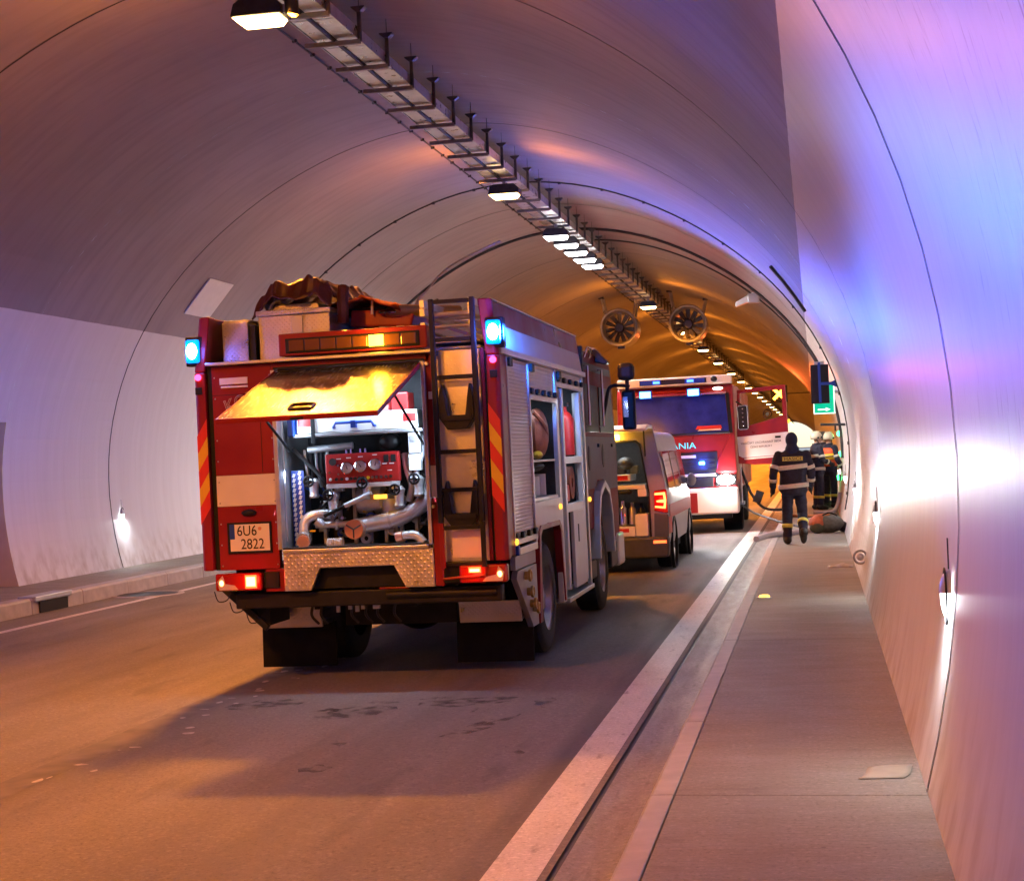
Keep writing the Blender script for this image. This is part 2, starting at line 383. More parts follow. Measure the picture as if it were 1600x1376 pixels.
# ------------------------------------------------------------------ road, markings, kerbs, pavements
def ground_material(name, base, dark, light, scale=1., stain=(.05, .04, .035), st_amt=.5, stretch=(1, 1, 1), rough=(.42, .7), spec=.4):
    m = bpy.data.materials.new(name); m.use_nodes = True
    n = m.node_tree.nodes; l = m.node_tree.links; b = n["Principled BSDF"]
    geo = n.new("ShaderNodeNewGeometry")
    def nz(sc_, st=(1, 1, 1), det=6):
        mp = n.new("ShaderNodeMapping"); mp.inputs['Scale'].default_value = st; l.new(geo.outputs['Position'], mp.inputs[0])
        z = n.new("ShaderNodeTexNoise"); z.inputs['Scale'].default_value = sc_; z.inputs['Detail'].default_value = det; l.new(mp.outputs[0], z.inputs['Vector']); return z.outputs[0]
    def rng(s, a, b_, c, d):
        r = n.new("ShaderNodeMapRange"); r.inputs[1].default_value = a; r.inputs[2].default_value = b_; r.inputs[3].default_value = c; r.inputs[4].default_value = d; l.new(s, r.inputs[0]); return r.outputs[0]
    def mixc(f, a, b_):
        x = n.new("ShaderNodeMix"); x.data_type = 'RGBA'
        for i, q in ((6, a), (7, b_)):
            if isinstance(q, tuple): x.inputs[i].default_value = (*q, 1)
            else: l.new(q, x.inputs[i])
        l.new(f, x.inputs[0]); return x.outputs[2]
    c = mixc(rng(nz(.5 * scale, stretch), .3, .7, 0, 1), dark, light)
    c = mixc(rng(nz(34, (1, 1, 1), 3), .52, .68, 0, .75), c, tuple(q * 1.28 for q in light)); c = mixc(rng(nz(41, (1, 1, 1), 3), .54, .70, 0, .8), c, tuple(q * .62 for q in dark))
    if name == 'pavement_concrete': c = mixc(rng(nz(7, (.5, 9, 1), 4), .50, .66, 0, .5), c, tuple(q * .72 for q in dark))
    c = mixc(rng(nz(22, (1, 1, 1), 6), .40, .64, 0, .3), c, base); c = mixc(rng(nz(11, (1, 1, 1), 6), .54, .70, 0, .4), c, dark)
    c = mixc(rng(nz(70, (1, 1, 1), 4), .45, .70, 0, .5), c, light); c = mixc(rng(nz(95, (1, 1, 1), 4), .55, .72, 0, .55), c, stain); c = mixc(rng(nz(.9, (3.2, .06, 1), 5), .50, .70, 0, .45), c, dark)
    c = mixc(rng(nz(2.2 * scale, stretch), .60, .72, 0, st_amt), c, stain)
    if name == "road_concrete":                    # dirt swept up along the edge line, darker wheel lanes
        sx = n.new("ShaderNodeSeparateXYZ"); l.new(geo.outputs['Position'], sx.inputs[0]); x = sx.outputs[0]
        def band(c0, hw, soft, amt):
            d = n.new("ShaderNodeMath"); d.operation = 'SUBTRACT'; l.new(x, d.inputs[0]); d.inputs[1].default_value = c0
            a = n.new("ShaderNodeMath"); a.operation = 'ABSOLUTE'; l.new(d.outputs[0], a.inputs[0])
            k = n.new("ShaderNodeMath"); k.operation = 'MULTIPLY'; l.new(rng(a.outputs[0], hw, hw + soft, amt, 0), k.inputs[0]); l.new(rng(nz(1.6, (2.5, .3, 1), 6), .3, .6, .35, 1), k.inputs[1]); return k.outputs[0]
        for c0, hw, soft, amt in ((-1.53, .03, .10, .75), (-2.7, .12, .35, .35), (-4.5, .12, .35, .28), (-6.6, .12, .4, .22), (-8.5, .12, .4, .22)): c = mixc(band(c0, hw, soft, amt), c, stain)
    l.new(c, b.inputs['Base Color'])
    l.new(rng(nz(1.3 * scale, stretch), .3, .7, *rough), b.inputs['Roughness']); b.inputs['Specular IOR Level'].default_value = spec
    bp = n.new("ShaderNodeBump"); bp.inputs['Strength'].default_value = .3; bp.inputs['Distance'].default_value = .004
    l.new(nz(180, (1, 1, 1), 3), bp.inputs['Height']); l.new(bp.outputs[0], b.inputs['Normal'])
    return m
M['road'] = ground_material("road_concrete", (.205, .185, .16), (.145, .13, .112), (.215, .195, .168), 1., (.07, .06, .055), .45, (1.6, .35, 1), (.58, .8), .25)
M['pave'] = ground_material("pavement_concrete", (.27, .235, .19), (.225, .195, .158), (.285, .25, .205), 2., (.15, .125, .105), .3, (.8, 1.9, 1), (.55, .75), .25)
M['paintw'] = ground_material("worn_road_paint", (.62, .60, .56), (.50, .48, .45), (.68, .66, .62), 3., (.22, .2, .18), .75, (2, .7, 1), (.4, .6))
M['gutter'] = ground_material("gutter_concrete", (.27, .25, .23), (.21, .19, .172), (.28, .26, .235), 3., (.10, .085, .075), .5, (3, .4, 1), (.42, .7), .3)
M['joint'] = mat('bitumen_joint', (.03, .026, .024), .55, 0, .3, 9)
Y0, Y1 = S0 + SL * K0, YEND + 120
XL = -10.48                                        # left kerb face
def strip(name, x0, x1, z, m, ya=Y0, yb_=Y1, kind='structure', follow=True, parent=None, n=1):
    mb = MB(); f = (lambda x: road_z(x)) if follow else (lambda x: 0)
    mb.quad((x0, ya, f(x0) + z), (x1, ya, f(x1) + z), (x1, yb_, f(x1) + z), (x0, yb_, f(x0) + z))
    o = mb.build(name, m, parent)
    if kind and not parent: o['kind'] = kind
    return o
strip("road", XL - .05, -1.20, 0, M['road'])
strip("edge_line", -1.48, -1.235, .004, M['paintw'])
strip("edge_line", -9.76, -9.62, .004, M['paintw'])
strip("gutter_joint", -1.235, -1.165, -.012, M['joint'])
# slot gutter beside the right kerb: a shallow dished channel
mb = MB(); gx = [-1.165, -1.14, -1.10, -1.03, -.96, -.93, -.886]; gz = [.001, -.002, -.008, -.012, -.010, -.006, .004]
for y in (Y0, Y1): mb.v += [(x, y, z) for x, z in zip(gx, gz)]
mb.f = [(i, i + 1, i + 8, i + 7) for i in range(6)]
tag(mb.build("gutter", M['gutter'], smooth=True), kind='structure')
strip("ground", -20, 12, -.30, M['road'], Y0 - 2, Y1 + 600, follow=False)
# worn centre joint with flecks of old lane paint
strip("lane_joint", -4.86, -4.60, .003, M['joint_soft'] if 'joint_soft' in M else mat('worn_joint', (.115, .103, .092), .7, 0, .3, 5), -6, 22)
rnd = random.Random(5)
M['fleck'] = mat('worn_fleck_paint', (.38, .35, .31), .6, 0, .3, 30)
for i in range(34):
    y = 8.3 + i * .19 + rnd.uniform(-.16, .16); x = -4.62 + rnd.uniform(-.03, .34) - .004 * i; a = rnd.uniform(.012, .06); b_ = rnd.uniform(.02, .12) * rnd.random() ** .5
    if i % 3 == 0 and i < 14: continue
    pts = [(x + a * math.cos(t) * rnd.uniform(.5, 1), y + b_ * math.sin(t) * rnd.uniform(.5, 1), road_z(x) + .005) for t in [2 * PI * k / 7 for k in range(7)]]
    o = MB().add(pts, [tuple(range(7))]).build("paint_fleck", M['fleck']); o['kind'] = 'structure'
# oil stains and scratches on the road in front of the vehicle
M['stain'] = mat('oil_stain', (.05, .042, .036), .45, 0, .3, 20)
_n = M['stain'].node_tree; _b = _n.nodes["Principled BSDF"]; _z = _n.nodes.new("ShaderNodeTexNoise"); _z.inputs['Scale'].default_value = 7; _z.inputs['Detail'].default_value = 6
_g = _n.nodes.new("ShaderNodeNewGeometry"); _r = _n.nodes.new("ShaderNodeMapRange"); _r.inputs[1].default_value = .44; _r.inputs[2].default_value = .60; _r.inputs[4].default_value = .5
_n.links.new(_g.outputs['Position'], _z.inputs['Vector']); _n.links.new(_z.outputs[0], _r.inputs[0]); _n.links.new(_r.outputs[0], _b.inputs['Alpha'])
for px, py, a, b_, rz in ((-2.35, 10.3, .04, .26, -.35), (-2.48, 10.9, .03, .12, -.2), (-3.1, 9.7, .05, .1, .4), (-3.6, 11.0, .08, .12, .2), (-3.9, 9.2, .03, .05, 0), (-2.9, 11.5, .12, .06, .3), (-3.3, 11.35, .16, .06, -.1), (-4.3, 10.5, .03, .07, .1), (-2.0, 11.2, .1, .22, .1), (-3.4, 10.9, .35, .3, .3), (-2.6, 11.3, .4, .22, .1), (-4.2, 11.4, .3, .3, 0), (-2.3, 10.2, .08, .5, -.4), (-3.0, 8.9, .1, .12, 0), (-1.9, 9.4, .06, .2, .3)):
    pts = []
    for k in range(14):
        t = 2 * PI * k / 14; r = .6 + .6 * rnd.random(); u, v = a * r * math.cos(t), b_ * r * math.sin(t)
        X = px + u * math.cos(rz) - v * math.sin(rz); Yv = py + u * math.sin(rz) + v * math.cos(rz); pts.append((X, Yv, road_z(X) + .0045))
    o = MB().add(pts, [tuple(range(14))]).build("oil_stain", M['stain']); o['kind'] = 'structure'
# right kerb stones and pavement slabs
kerb = tag(empty("kerb"), kind='structure')
ks = MB().prism([(-.890, -.2), (-.884, .0), (-.856, .128), (-.838, .147), (-.735, .149), (-.735, -.2)], 'y', .004, 1.996).build("kerb_stone", M['conc'], kerb, bevel=.006)
yk = 7.46 - 2 * 8
first = True
while yk < 118:
    o = ks if first else ks.copy()
    if not first: C.objects.link(o); o.parent = kerb
    o.location = (rnd.uniform(-.003, .003), yk, rnd.uniform(-.002, .002)); first = False; yk += 2.0
kl = MB().prism([(-.890, -.2), (-.884, .0), (-.856, .128), (-.838, .147), (-.735, .149), (-.735, -.2)], 'y', yk, YEND).build("kerb_run", M['conc'], kerb)
kl['kind'] = 'stuff'
pav = tag(empty("pavement"), kind='structure')
def slab(x0, x1, y0, y1, top=.147): return MB().box(x0, x1, y0 + .004, y1 - .004, -.25, top)
yj = [-10.5, -4.5, 1.46, 7.46, 13.42, 19.4, 25.4, 31.4, 37.4, 43.4, 55, 70, 90, 120, YEND]
for a, b in zip(yj[:-1], yj[1:]): slab(-.731, .75, a, b).build("pavement_slab", M['pave'], pav, bevel=.006)
slab(-.731, .75, Y0, -10.5).build("pavement_slab", M['pave'], pav)
# left kerb stones (one holds a gully mouth) and pavement
kerb2 = tag(empty("kerb"), kind='structure')
kprof = [(XL - .26, -.3), (XL - .26, .132), (XL - .03, .132), (XL, .105), (XL + .02, -.3)]
ks2 = MB().prism(kprof, 'y', .006, 1.494).build("kerb_stone", M['conc'], kerb2, bevel=.008)
GY = 21.75
yk = GY + .75 - 1.5 * 12; first = True
while yk < 60:
    if abs(yk + .75 - GY) > 9e-2 or True:
        o = ks2 if first else ks2.copy()
        if not first: C.objects.link(o); o.parent = kerb2
        o.location = (rnd.uniform(-.004, .004), yk - (.0), rnd.uniform(-.003, .003)); first = False
    yk += 1.5
o = MB().prism(kprof, 'y', yk, YEND).build("kerb_run", M['conc'], kerb2); o['kind'] = 'stuff'
pav2 = tag(empty("pavement"), kind='structure')
for a, b in ((Y0, -1), (-1, 12), (12, 18), (18, 24), (24, 30), (30, 48), (48, YEND)):
    MB().box(-13.25, XL - .262, a + .004, b - .004, -.25, .128).build("pavement_slab", M['pave'], pav2, bevel=.006)
# daylight ground beyond the portal
strip("forecourt", -60, 50, -.28, mat('pale_ground', (.55, .55, .55), .8, 0, .1), YEND, YEND + 300, follow=False)
# ------------------------------------------------------------------ cable tray under the crown
tray = tag(empty("cable_tray"), "galvanised cable tray on hangers along the tunnel crown, carrying the lamps", "cable tray")
TX0, TX1, TZ = -5.66, -5.10, 6.79
M['void'] = mat('dark_cable', (.03, .028, .03), .6, 0, .2)
for x0, x1 in ((TX0 + .04, -5.42), (-5.36, TX1 - .01)):
    y = 12.0
    while y < 42:
        MB().box(x0, x1, y + .012, y + 1.208, TZ, TZ + .012).build("tray_plate", M['galv'], tray); y += 1.22
    o = MB().box(x0, x1, y, YEND, TZ, TZ + .012).build("tray_plate_run", M['galv'], tray)
    MB().box(x0, x1, -14, 11.99, TZ, TZ + .012).build("tray_plate_run", M['galv'], tray)
MB().box(TX1 - .008, TX1, -14, YEND, TZ - .01, TZ + .13).build("side_rail", M['galv'], tray)
MB().box(TX0 + .02, TX0 + .028, -14, YEND, TZ - .01, TZ + .11).build("side_rail", M['galv'], tray)
MB().tube([(-5.39, -14, TZ - .012), (-5.39, YEND, TZ - .012)], .022, 6).build("cable", M['void'], tray)
for dx, r in ((-5.55, .03), (-5.46, .04), (-5.3, .035), (-5.2, .045)):
    MB().tube([(dx, -14, TZ + .07), (dx, YEND, TZ + .07)], r, 6).build("cable", M['void'], tray)
M['hang'] = mat('weathered_steel', (.10, .095, .09), .6, .3, .2, 9)
br0 = MB().box(TX0 - .09, TX1 + .03, -.025, .025, -.075, -.022).build("bracket", mat('bracket_steel', (.24, .22, .20), .55, .4, .2, 9), tray)
hg = MB().box(TX1 + .002, TX1 + .045, -.02, .02, -.05, .36)
hg.prism([(TX1 - .06, .36), (TX1 - .06, .345), (TX1 - .005, .30), (TX1 + .05, .30), (TX1 + .105, .345), (TX1 + .105, .36)], 'y', -.05, .05)
hg.box(TX1 + .020, TX1 + .027, -.004, .004, .36, .565)
hg0 = hg.build("hanger", M['hang'], tray)
y = 11.65; first = True
while y < 118:
    for p in (br0, hg0):
        o = p if first else p.copy()
        if not first: C.objects.link(o); o.parent = tray
        o.location = (0, y, TZ)
    first = False; y += 1.22 if y < 60 else 2.44
# clipped cable on the left of the crown, and the cables that cross the vault
def ceil_z(x):
    lo, hi = -1.2, 1.2
    for _ in range(40):
        mid = (lo + hi) / 2
        if prof(mid)[0] < x: lo = mid
        else: hi = mid
    return prof(lo)[1]
lc = tag(empty("ceiling_cable"), "thin black cable clipped to the vault left of the cable tray", "cable")
xc = -6.46; zc_ = ceil_z(xc)
MB().tube([(xc, -10, zc_ - .02), (xc, 120, zc_ - .02)], .014, 6).build("cable", M['void'], lc)
cl0 = MB().box(-.03, .03, -.02, .02, -.035, .02).build("clip", M['dark'], lc)
y = 12.; first = True
while y < 60:
    o = cl0 if first else cl0.copy()
    if not first: C.objects.link(o); o.parent = lc
    o.location = (xc, y, zc_ - .005); first = False; y += .75
def arch_cable(Y, r, t0, t1, label, clips=True):
    t_ = tag(empty("arch_cable", (0, Y, 0)), label, "cable", "cables across the vault")
    pts = [(p[0], 0, p[1]) for p in [prof(t0 + (t1 - t0) * i / 60, -r) for i in range(61)]]
    MB().tube(pts, r, 6).build("cable", M['void'], t_)
    if clips:
        c0 = None
        for i in range(2, 60, 3):
            o = MB().box(-.03, .03, -.03, .03, -.03, .03).build("clip", M['dark'], t_) if c0 is None else c0.copy()
            if c0 is None: c0 = o
            else: C.objects.link(o); o.parent = t_
            o.location = pts[i]
arch_cable(31.41, .014, -1.35, 1.75, "clipped black cable arching over the vault before the white lamps")
arch_cable(38.35, .036, -1.6, 1.6, "thick black conduit arching over the vault past the white lamps", False)
arch_cable(40.6, .02, .05, 1.6, "thinner conduit beside the thick one on the right half of the vault", False)
# short conduit stub on the upper right wall
MB().tube([(prof(t)[0] - .03, 27.5 + (t - 1.05) * 4, prof(t)[1] - .03) for t in (1.0, 1.05, 1.1, 1.15)], .03, 6).build("conduit_stub", M['dark'])
tag(bpy.data.objects["conduit_stub"], "short dark conduit stub high on the right side of the vault", "conduit")

# ------------------------------------------------------------------ lamps under the tray
def tunnel_lamp(name, loc, e_mat, power, col, label, group, big=False):
    t_ = tag(empty(name, loc), label, "lamp", group)
    b = MB().prism([(-.28, .03), (-.24, .16), (-.18, .20), (.20, .20), (.28, .12), (.28, .03)], 'y', -.17, .17)
    b.build("housing", M['dark'], t_, bevel=.01)
    g = MB().prism([(-.27, .028), (.255, .028), (.20, -.035), (-.20, -.035)], 'y', -.15, .15)
    g.build("lamp_glass", e_mat, t_, bevel=.012)
    MB().box(-.03, .03, -.03, .03, .20, .30).build("stem", M['alu_d'], t_)
    if big:
        MB().cyl((.36, -.05, .02), (.36, -.05, .17), .075, 18).build("gland", M['dark'], t_, smooth=True)
        MB().box(.25, .36, -.1, .1, .04, .13).build("junction_box", M['alu_d'], t_)
    if name.startswith("sodium"):                   # road optics: long throw along the tunnel, narrow across it
        for s in (-1, 1): lamp(name + "_light", 'AREA', power / 2, col, (0, 0, -.05), t_, .5, aim=(.07, s * .72, -1), sy=.28, spread=99)
        for s in (-1, 1): lamp(name + "_spill", 'AREA', power * (.034 if s > 0 else .055) * (.45 if loc[1] > 45 else 1), col, (s * .34, 0, .0), t_, .30, aim=(s * 1., 0, .22), sy=.05, spread=165)
    else: lamp(name + "_light", 'AREA', power, col, (0, 0, -.045), t_, .5, aim=(0, 0, -1), sy=.28, spread=168)
    return t_
SP = 960
sod = [(-5.53, 3.8), (-5.53, 15.6), (-5.30, 27.55), (-5.2, 51.1), (-5.2, 63.2), (-5.12, 75.3), (-5.15, 87.5), (-5.15, 101), (-5.15, 114.3), (-5.15, 127), (-5.15, 140), (-5.15, 153), (-5.15, 166), (-5.15, 180), (-5.15, 194), (-5.15, 208), (-5.53, -8), (-5.53, -20)]
sod_lab = {3.8: "sodium lamp overhead beside the camera, above the frame", 15.6: "sodium lamp nearest the camera, glowing yellow above the fire engine", 27.55: "second sodium lamp along the tray, halfway to the white lamps", 51.1: "sodium lamp hanging between the two jet fans", 63.2: "sodium lamp hidden just past the right jet fan", 75.3: "sodium lamp right below the right jet fan", 87.5: "sodium lamp second past the jet fans along the tray"}
ords = ["third", "fourth", "fifth", "sixth", "seventh", "eighth", "ninth", "tenth"]
sod = [q for q in sod if q[1] > -19] + [(-5.15, 226 + 18 * i) for i in range(9)]
far = [y for x, y in sod if y > 95]
for i, y in enumerate(far):
    if i < 8: sod_lab[y] = "small distant sodium lamp, %s past the jet fans along the tray" % ords[i]
for x, y in sod:
    tunnel_lamp("sodium_lamp", (x, y, 6.45), M['e_sod'], SP * (2.4 if y > 45 else 1), SODIUM, sod_lab.get(y, "tiny sodium lamp near the far portal, seen through the door window" if y > 15 else "sodium lamp overhead behind the camera"), "sodium lamps in a row under the cable tray", y == 15.6)
for i, y in enumerate((33.33, 34.77, 36.2, 37.62, 38.95)):
    o = tunnel_lamp("led_lamp", (-5.32, y, 6.45), M['e_led'], 360, (1, .95, .93), ["nearest of the five white lamps under the tray", "second of the five white lamps under the tray", "middle one of the five white lamps under the tray", "fourth of the five white lamps under the tray", "farthest of the five white lamps under the tray"][i], "five white lamps in a row")

# ------------------------------------------------------------------ oval wall lamps
def wall_lamp(side, Y, label):
    z = 1.03; x = wall_x(z, side); t_ = tag(empty("wall_lamp", (x, Y, z)), label, "wall lamp", "oval lamps along the foot of the walls")
    s = -side
    MB().ring((s * .03, 0, 0), .088, .006, 'x', 24, 6, .75, 1.5).build("rim", M['black'], t_, smooth=True)
    n = 18; rows = 6
    def half(z0, z1, r):                          # part of the oval dome between two heights
        m_ = MB()
        for i in range(rows + 1):
            zz = z0 + (z1 - z0) * i / rows; q = math.sqrt(max(0, 1 - (zz / .128) ** 2))
            m_.v += [(s * (.004 + r * q * math.sin(PI * j / n)), -.062 * q * math.cos(PI * j / n), zz) for j in range(n + 1)]
        m_.f = [(i * (n + 1) + j, i * (n + 1) + j + 1, (i + 1) * (n + 1) + j + 1, (i + 1) * (n + 1) + j) for i in range(rows) for j in range(n)]
        return m_
    half(-.127, .015, .050).build("lens", M['e_wall'], t_, smooth=True)
    half(.018, .127, .060).build("hood", M['silver'], t_, smooth=True)
    MB().tube([(s * .010, 0, .13), (s * .010, .0, .28)], .004, 6).build("conduit", M['dark'], t_)
    lamp("wall_lamp_light", 'AREA', 8, WHITE, (s * .085, 0, -.06), t_, .08, aim=(s * .10, 0, -1))
for k in range(0, 7):
    y = S0 + .25 + SL * k
    wall_lamp(1, y, ["nearest oval lamp at the foot of the right wall, shining white", "second oval lamp along the right wall, left of the nearest one", "third oval lamp along the right wall, right of the bag on the pavement", "fourth oval lamp along the right wall, right of the standing firefighters"][k] if k < 4 else ["fifth oval lamp along the right wall, beside the standing firefighters", "sixth oval lamp along the right wall, hidden by the standing firefighters", "farthest oval lamp along the right wall"][k - 4])
wall_lamp(-1, S0 + .37 + SL * 2, "oval lamp at the foot of the left wall beside the joint")

# ------------------------------------------------------------------ jet fans
M['fanc'] = mat('fan_casing', (.30, .30, .33), .4, .3, .12, 6)
M['fanb'] = mat('fan_blade', (.06, .06, .075), .35, .4, .1)
def jet_fan(x, y, z, label, side):
    t_ = tag(empty("jet_fan", (x, y, z)), label, "jet fan", "two jet fans under the vault")
    R = .64
    MB().lathe([(0, R + .02), (-.03, R), (0, R - .06), (.18, R - .12), (1.4, R - .12), (1.4, R - .02), (.3, R), (0, R + .02)], 'y', n=40).build("casing", M['fanc'], t_, smooth=True)
    MB().lathe([(.22, .001), (.22, .14), (.28, .17), (.9, .17), (.9, .001)], 'y', n=24).build("hub", M['dark'], t_, smooth=True)
    b0 = None
    for i in range(11):
        if b0 is None:
            b = MB(); sec = []
            for r, c, tw in ((.16, .06, .8), (.34, .085, .6), (.51, .085, .4)):
                sec.append([(c * math.cos(tw), .36 + c * math.sin(tw) * .5, r), (-c * math.cos(tw), .36 - c * math.sin(tw) * .5, r), (-c * math.cos(tw), .375 - c * math.sin(tw) * .5, r), (c * math.cos(tw), .375 + c * math.sin(tw) * .5, r)])
            for q in sec: b.v += q
            for i2 in range(2): b.f += [(i2 * 4 + j, i2 * 4 + (j + 1) % 4, i2 * 4 + 4 + (j + 1) % 4, i2 * 4 + 4 + j) for j in range(4)]
            b.f += [(0, 1, 2, 3), (11, 10, 9, 8)]
            o = b0 = b.build("blade", M['fanb'], t_)
        else:
            o = b0.copy(); C.objects.link(o); o.parent = t_
        o.rotation_euler = (0, 2 * PI * i / 11, 0)
    for i in range(3): MB().tube([(.5 * math.cos(i * PI / 3), 1.3, .5 * math.sin(i * PI / 3)), (-.5 * math.cos(i * PI / 3), 1.3, -.5 * math.sin(i * PI / 3))], .02, 6).build("strut", M['dark'], t_)
    for sx in (-1, 1):
        a = (sx * .50, .35, .42); xe = x + sx * .62; zt = ceil_z(xe) - z
        MB().tube([a, (sx * .62, .35, zt + .02)], .035, 8).build("hanger", M['galv'], t_)
        MB().tube([(sx * .50, 1.1, .42), (sx * .62, 1.1, zt + .02)], .035, 8).build("hanger", M['galv'], t_)
        MB().box(sx * .62 - .09, sx * .62 + .09, .28, .42, zt - .05, zt + .02).build("ceiling_plate", M['dark'], t_)
    MB().box(-.12, .12, .5, .8, -R - .07, -R + .03).build("terminal_box", M['dark'], t_)
jet_fan(-6.56, 54, 6.10, "left jet fan of the pair, its casing lit yellow on the right", -1)
jet_fan(-4.17, 54, 6.10, "right jet fan of the pair under the vault, right of the lamp", 1)

# ------------------------------------------------------------------ fittings on the walls
cc = tag(empty("loudspeaker", (-1.50, 40, 5.42)), "white horn loudspeaker under the right side of the vault", "loudspeaker")
MB().prism([(-.36, -.1), (-.36, .02), (.12, .27), (.12, .05)], 'y', -.10, .10).build("horn", M['white'], cc, bevel=.02)
MB().box(-.05, .24, -.14, .14, -.02, .22).build("body", M['silver'], cc, bevel=.03)
MB().tube([(.15, 0, .12), (prof(wall_th(5.62))[0] + 1.50 + .05, 0, .22)], .035, 8).build("wall_bracket", M['galv'], cc)
rf = tag(empty("wall_panel"), "pale slanted panel high on the left wall above the paint line", "panel")
th_a, th_b = -wall_th(4.62), -wall_th(5.22)
a, b = prof(th_a, -.012), prof(th_b, -.012)
MB().quad((a[0], 26.6, a[1]), (a[0], 27.75, a[1]), (b[0], 27.75, b[1]), (b[0], 26.6, b[1])).build("panel_face", mat('pale_panel', (.72, .72, .74), .4, 0, .04), rf)
bpy.data.objects["panel_face"].modifiers.new("solid", 'SOLIDIFY').thickness = .02
# back of the wall-mounted message sign and the exit sign behind it
sg = tag(empty("message_sign", (.12, 32.0, 2.98)), "black box of a traffic sign seen from behind, on a wall arm", "sign")
MB().box(-.18, .18, -.02, .16, -.39, .39).build("cabinet", M['black'], sg, bevel=.01)
MB().box(-.03, .02, -.06, -.02, -.37, .43).build("mast", M['eublue'], sg)
xw_ = wall_x(2.94, 1) - .12
MB().prism([(-.0, -.02), (-.0, .03), (xw_ - .12, .03), (xw_ + .02, .09), (xw_ + .02, -.09), (xw_ - .12, -.03)], 'y', -.075, -.03).build("wall_arm", M['eublue'], sg)
MB().box(-.10, .10, 0, .14, .39, .45).build("top_cap", M['silver'], sg)
ex = tag(empty("exit_sign", (.19, 32.6, 2.70)), "lit green exit sign with a white arrow under the black sign box", "sign")
MB().box(-.215, .215, 0, .10, -.31, .31).build("case", M['e_signw'], ex, bevel=.008)
MB().box(-.195, .195, -.006, 0, -.29, .29).build("face", M['e_sign'], ex)
MB().prism([(-.13, -.235), (.03, -.235), (.03, -.26), (.12, -.222), (.03, -.182), (.03, -.208), (-.13, -.208)], 'y', -.012, -.007).build("arrow", M['e_signw'], ex)
MB().box(.19, wall_x(2.7, 1) - .19 + .03, .03, .08, .1, .16).build("wall_arm", M['silver'], ex)
rl = tag(empty("wall_rail", (.30, 33.2, 2.16)), "small dark rail bracket on the wall below the exit sign", "bracket")
MB().tube([(-.2, 0, .02), (.34, 0, 0)], .03, 6).build("bar", M['dark'], rl)
MB().tube([(.1, 0, .02), (.1, 0, -.12)], .02, 6).build("hook", M['dark'], rl)
# lane control cross far down the tunnel
lx = tag(empty("lane_signal", (-1.74, 80, 4.37)), "lane signal glowing an orange red cross, seen through the door window", "lane signal")
MB().box(-.42, .42, .02, .22, -.42, .42).build("case", M['black'], lx)
for s in (-1, 1):
    MB().prism([(-.27 - .05, s * -.27 + .05 * s), (-.27 + .05, s * -.27 - .05 * s), (.27 + .05, s * .27 - .05 * s), (.27 - .05, s * .27 + .05 * s)], 'y', -.01 * (2 + s), .015).build("cross_bar", M['e_x'], lx)
MB().box(.4, wall_x(4.4, 1) + 1.74 + .1, .08, .14, -.03, .03).build("arm", M['dark'], lx)
lamp("lane_signal_light", 'SPOT', 1200, (1, .12, .03), (0, -.05, 0), lx, .3, aim=(.05, -1, -.02), angle=120, blend=.9)
# green guide lights of the escape niche behind the standing firefighters
for i, (z, dx) in enumerate(((2.02, .02), (1.50, .02), (.90, .04))):
    g = tag(empty("guide_light", (wall_x(z, 1) - dx, 41.0, z)), ["upper green guide light on the wall beside the firefighters' heads", "middle green guide light on the wall beside the firefighters", "lowest green guide light on the wall beside the firefighters' legs"][i], "guide light", "green guide lights of the escape niche")
    MB().ell((-.03, 0, 0), (.05, .07, .07), 12, 8).build("lens", M['e_green'], g, smooth=True)
    MB().box(-.02, .03, -.08, .08, -.09, .09).build("base", M['dark'], g)
    lamp("guide_light_glow", 'POINT', 6, (.05, 1, .3), (-.12, -.05, 0), g, .05)
# ring anchor low on the right wall
an = tag(empty("ring_anchor", (.52, 18.8, .44)), "small steel ring anchor on a stub, low on the right wall", "anchor")
MB().ring((-.07, 0, 0), .075, .014, 'y', 20, 8).build("ring", M['alu_d'], an, smooth=True)
MB().ell((-.07, .02, 0), (.045, .03, .045), 12, 8).build("cap", M['cast'], an, smooth=True)
MB().tube([(-.01, 0, -.01), (.12, 0, -.03)], .022, 8).build("stub", M['dark'], an)
# ground fittings
gd = tag(empty("gully"), "gully mouth in the left kerb with a grey stone lid", "drain")
MB().box(XL - .24, XL + .035, 19.55, 20.6, .085, .155).build("lid", M['alu_d'], gd, bevel=.01)
MB().box(XL - .02, XL + .03, 19.68, 20.48, -.085, .075).build("mouth", mat('drain_dark', (.006, .006, .006), .9), gd)
mh = tag(empty("manhole_cover", (-10.02, 22.2, road_z(-10.02) + .006)), "round manhole cover in the far lane near the left kerb", "manhole")
MB().lathe([(0, .0), (.006, .0), (.006, .44), (0, .46)], 'z', n=32).build("cover", M['chassis'], mh)
MB().lathe([(-.004, .47), (.008, .47), (.008, .53), (-.004, .55)], 'z', n=32).build("frame", M['conc'], mh)
sd = tag(empty("road_stud", (-.62, 17.1, .147)), "glowing amber marker stud on the right pavement near the kerb", "stud")
MB().lathe([(0, .085), (.012, .08), (.016, .06)], 'z', n=20).build("base", M['alu_d'], sd)
MB().lathe([(.014, .06), (.032, .045), (.036, .001)], 'z', n=20).build("lens", emit('stud_glow', (1, .55, .04), 7), sd, smooth=True)
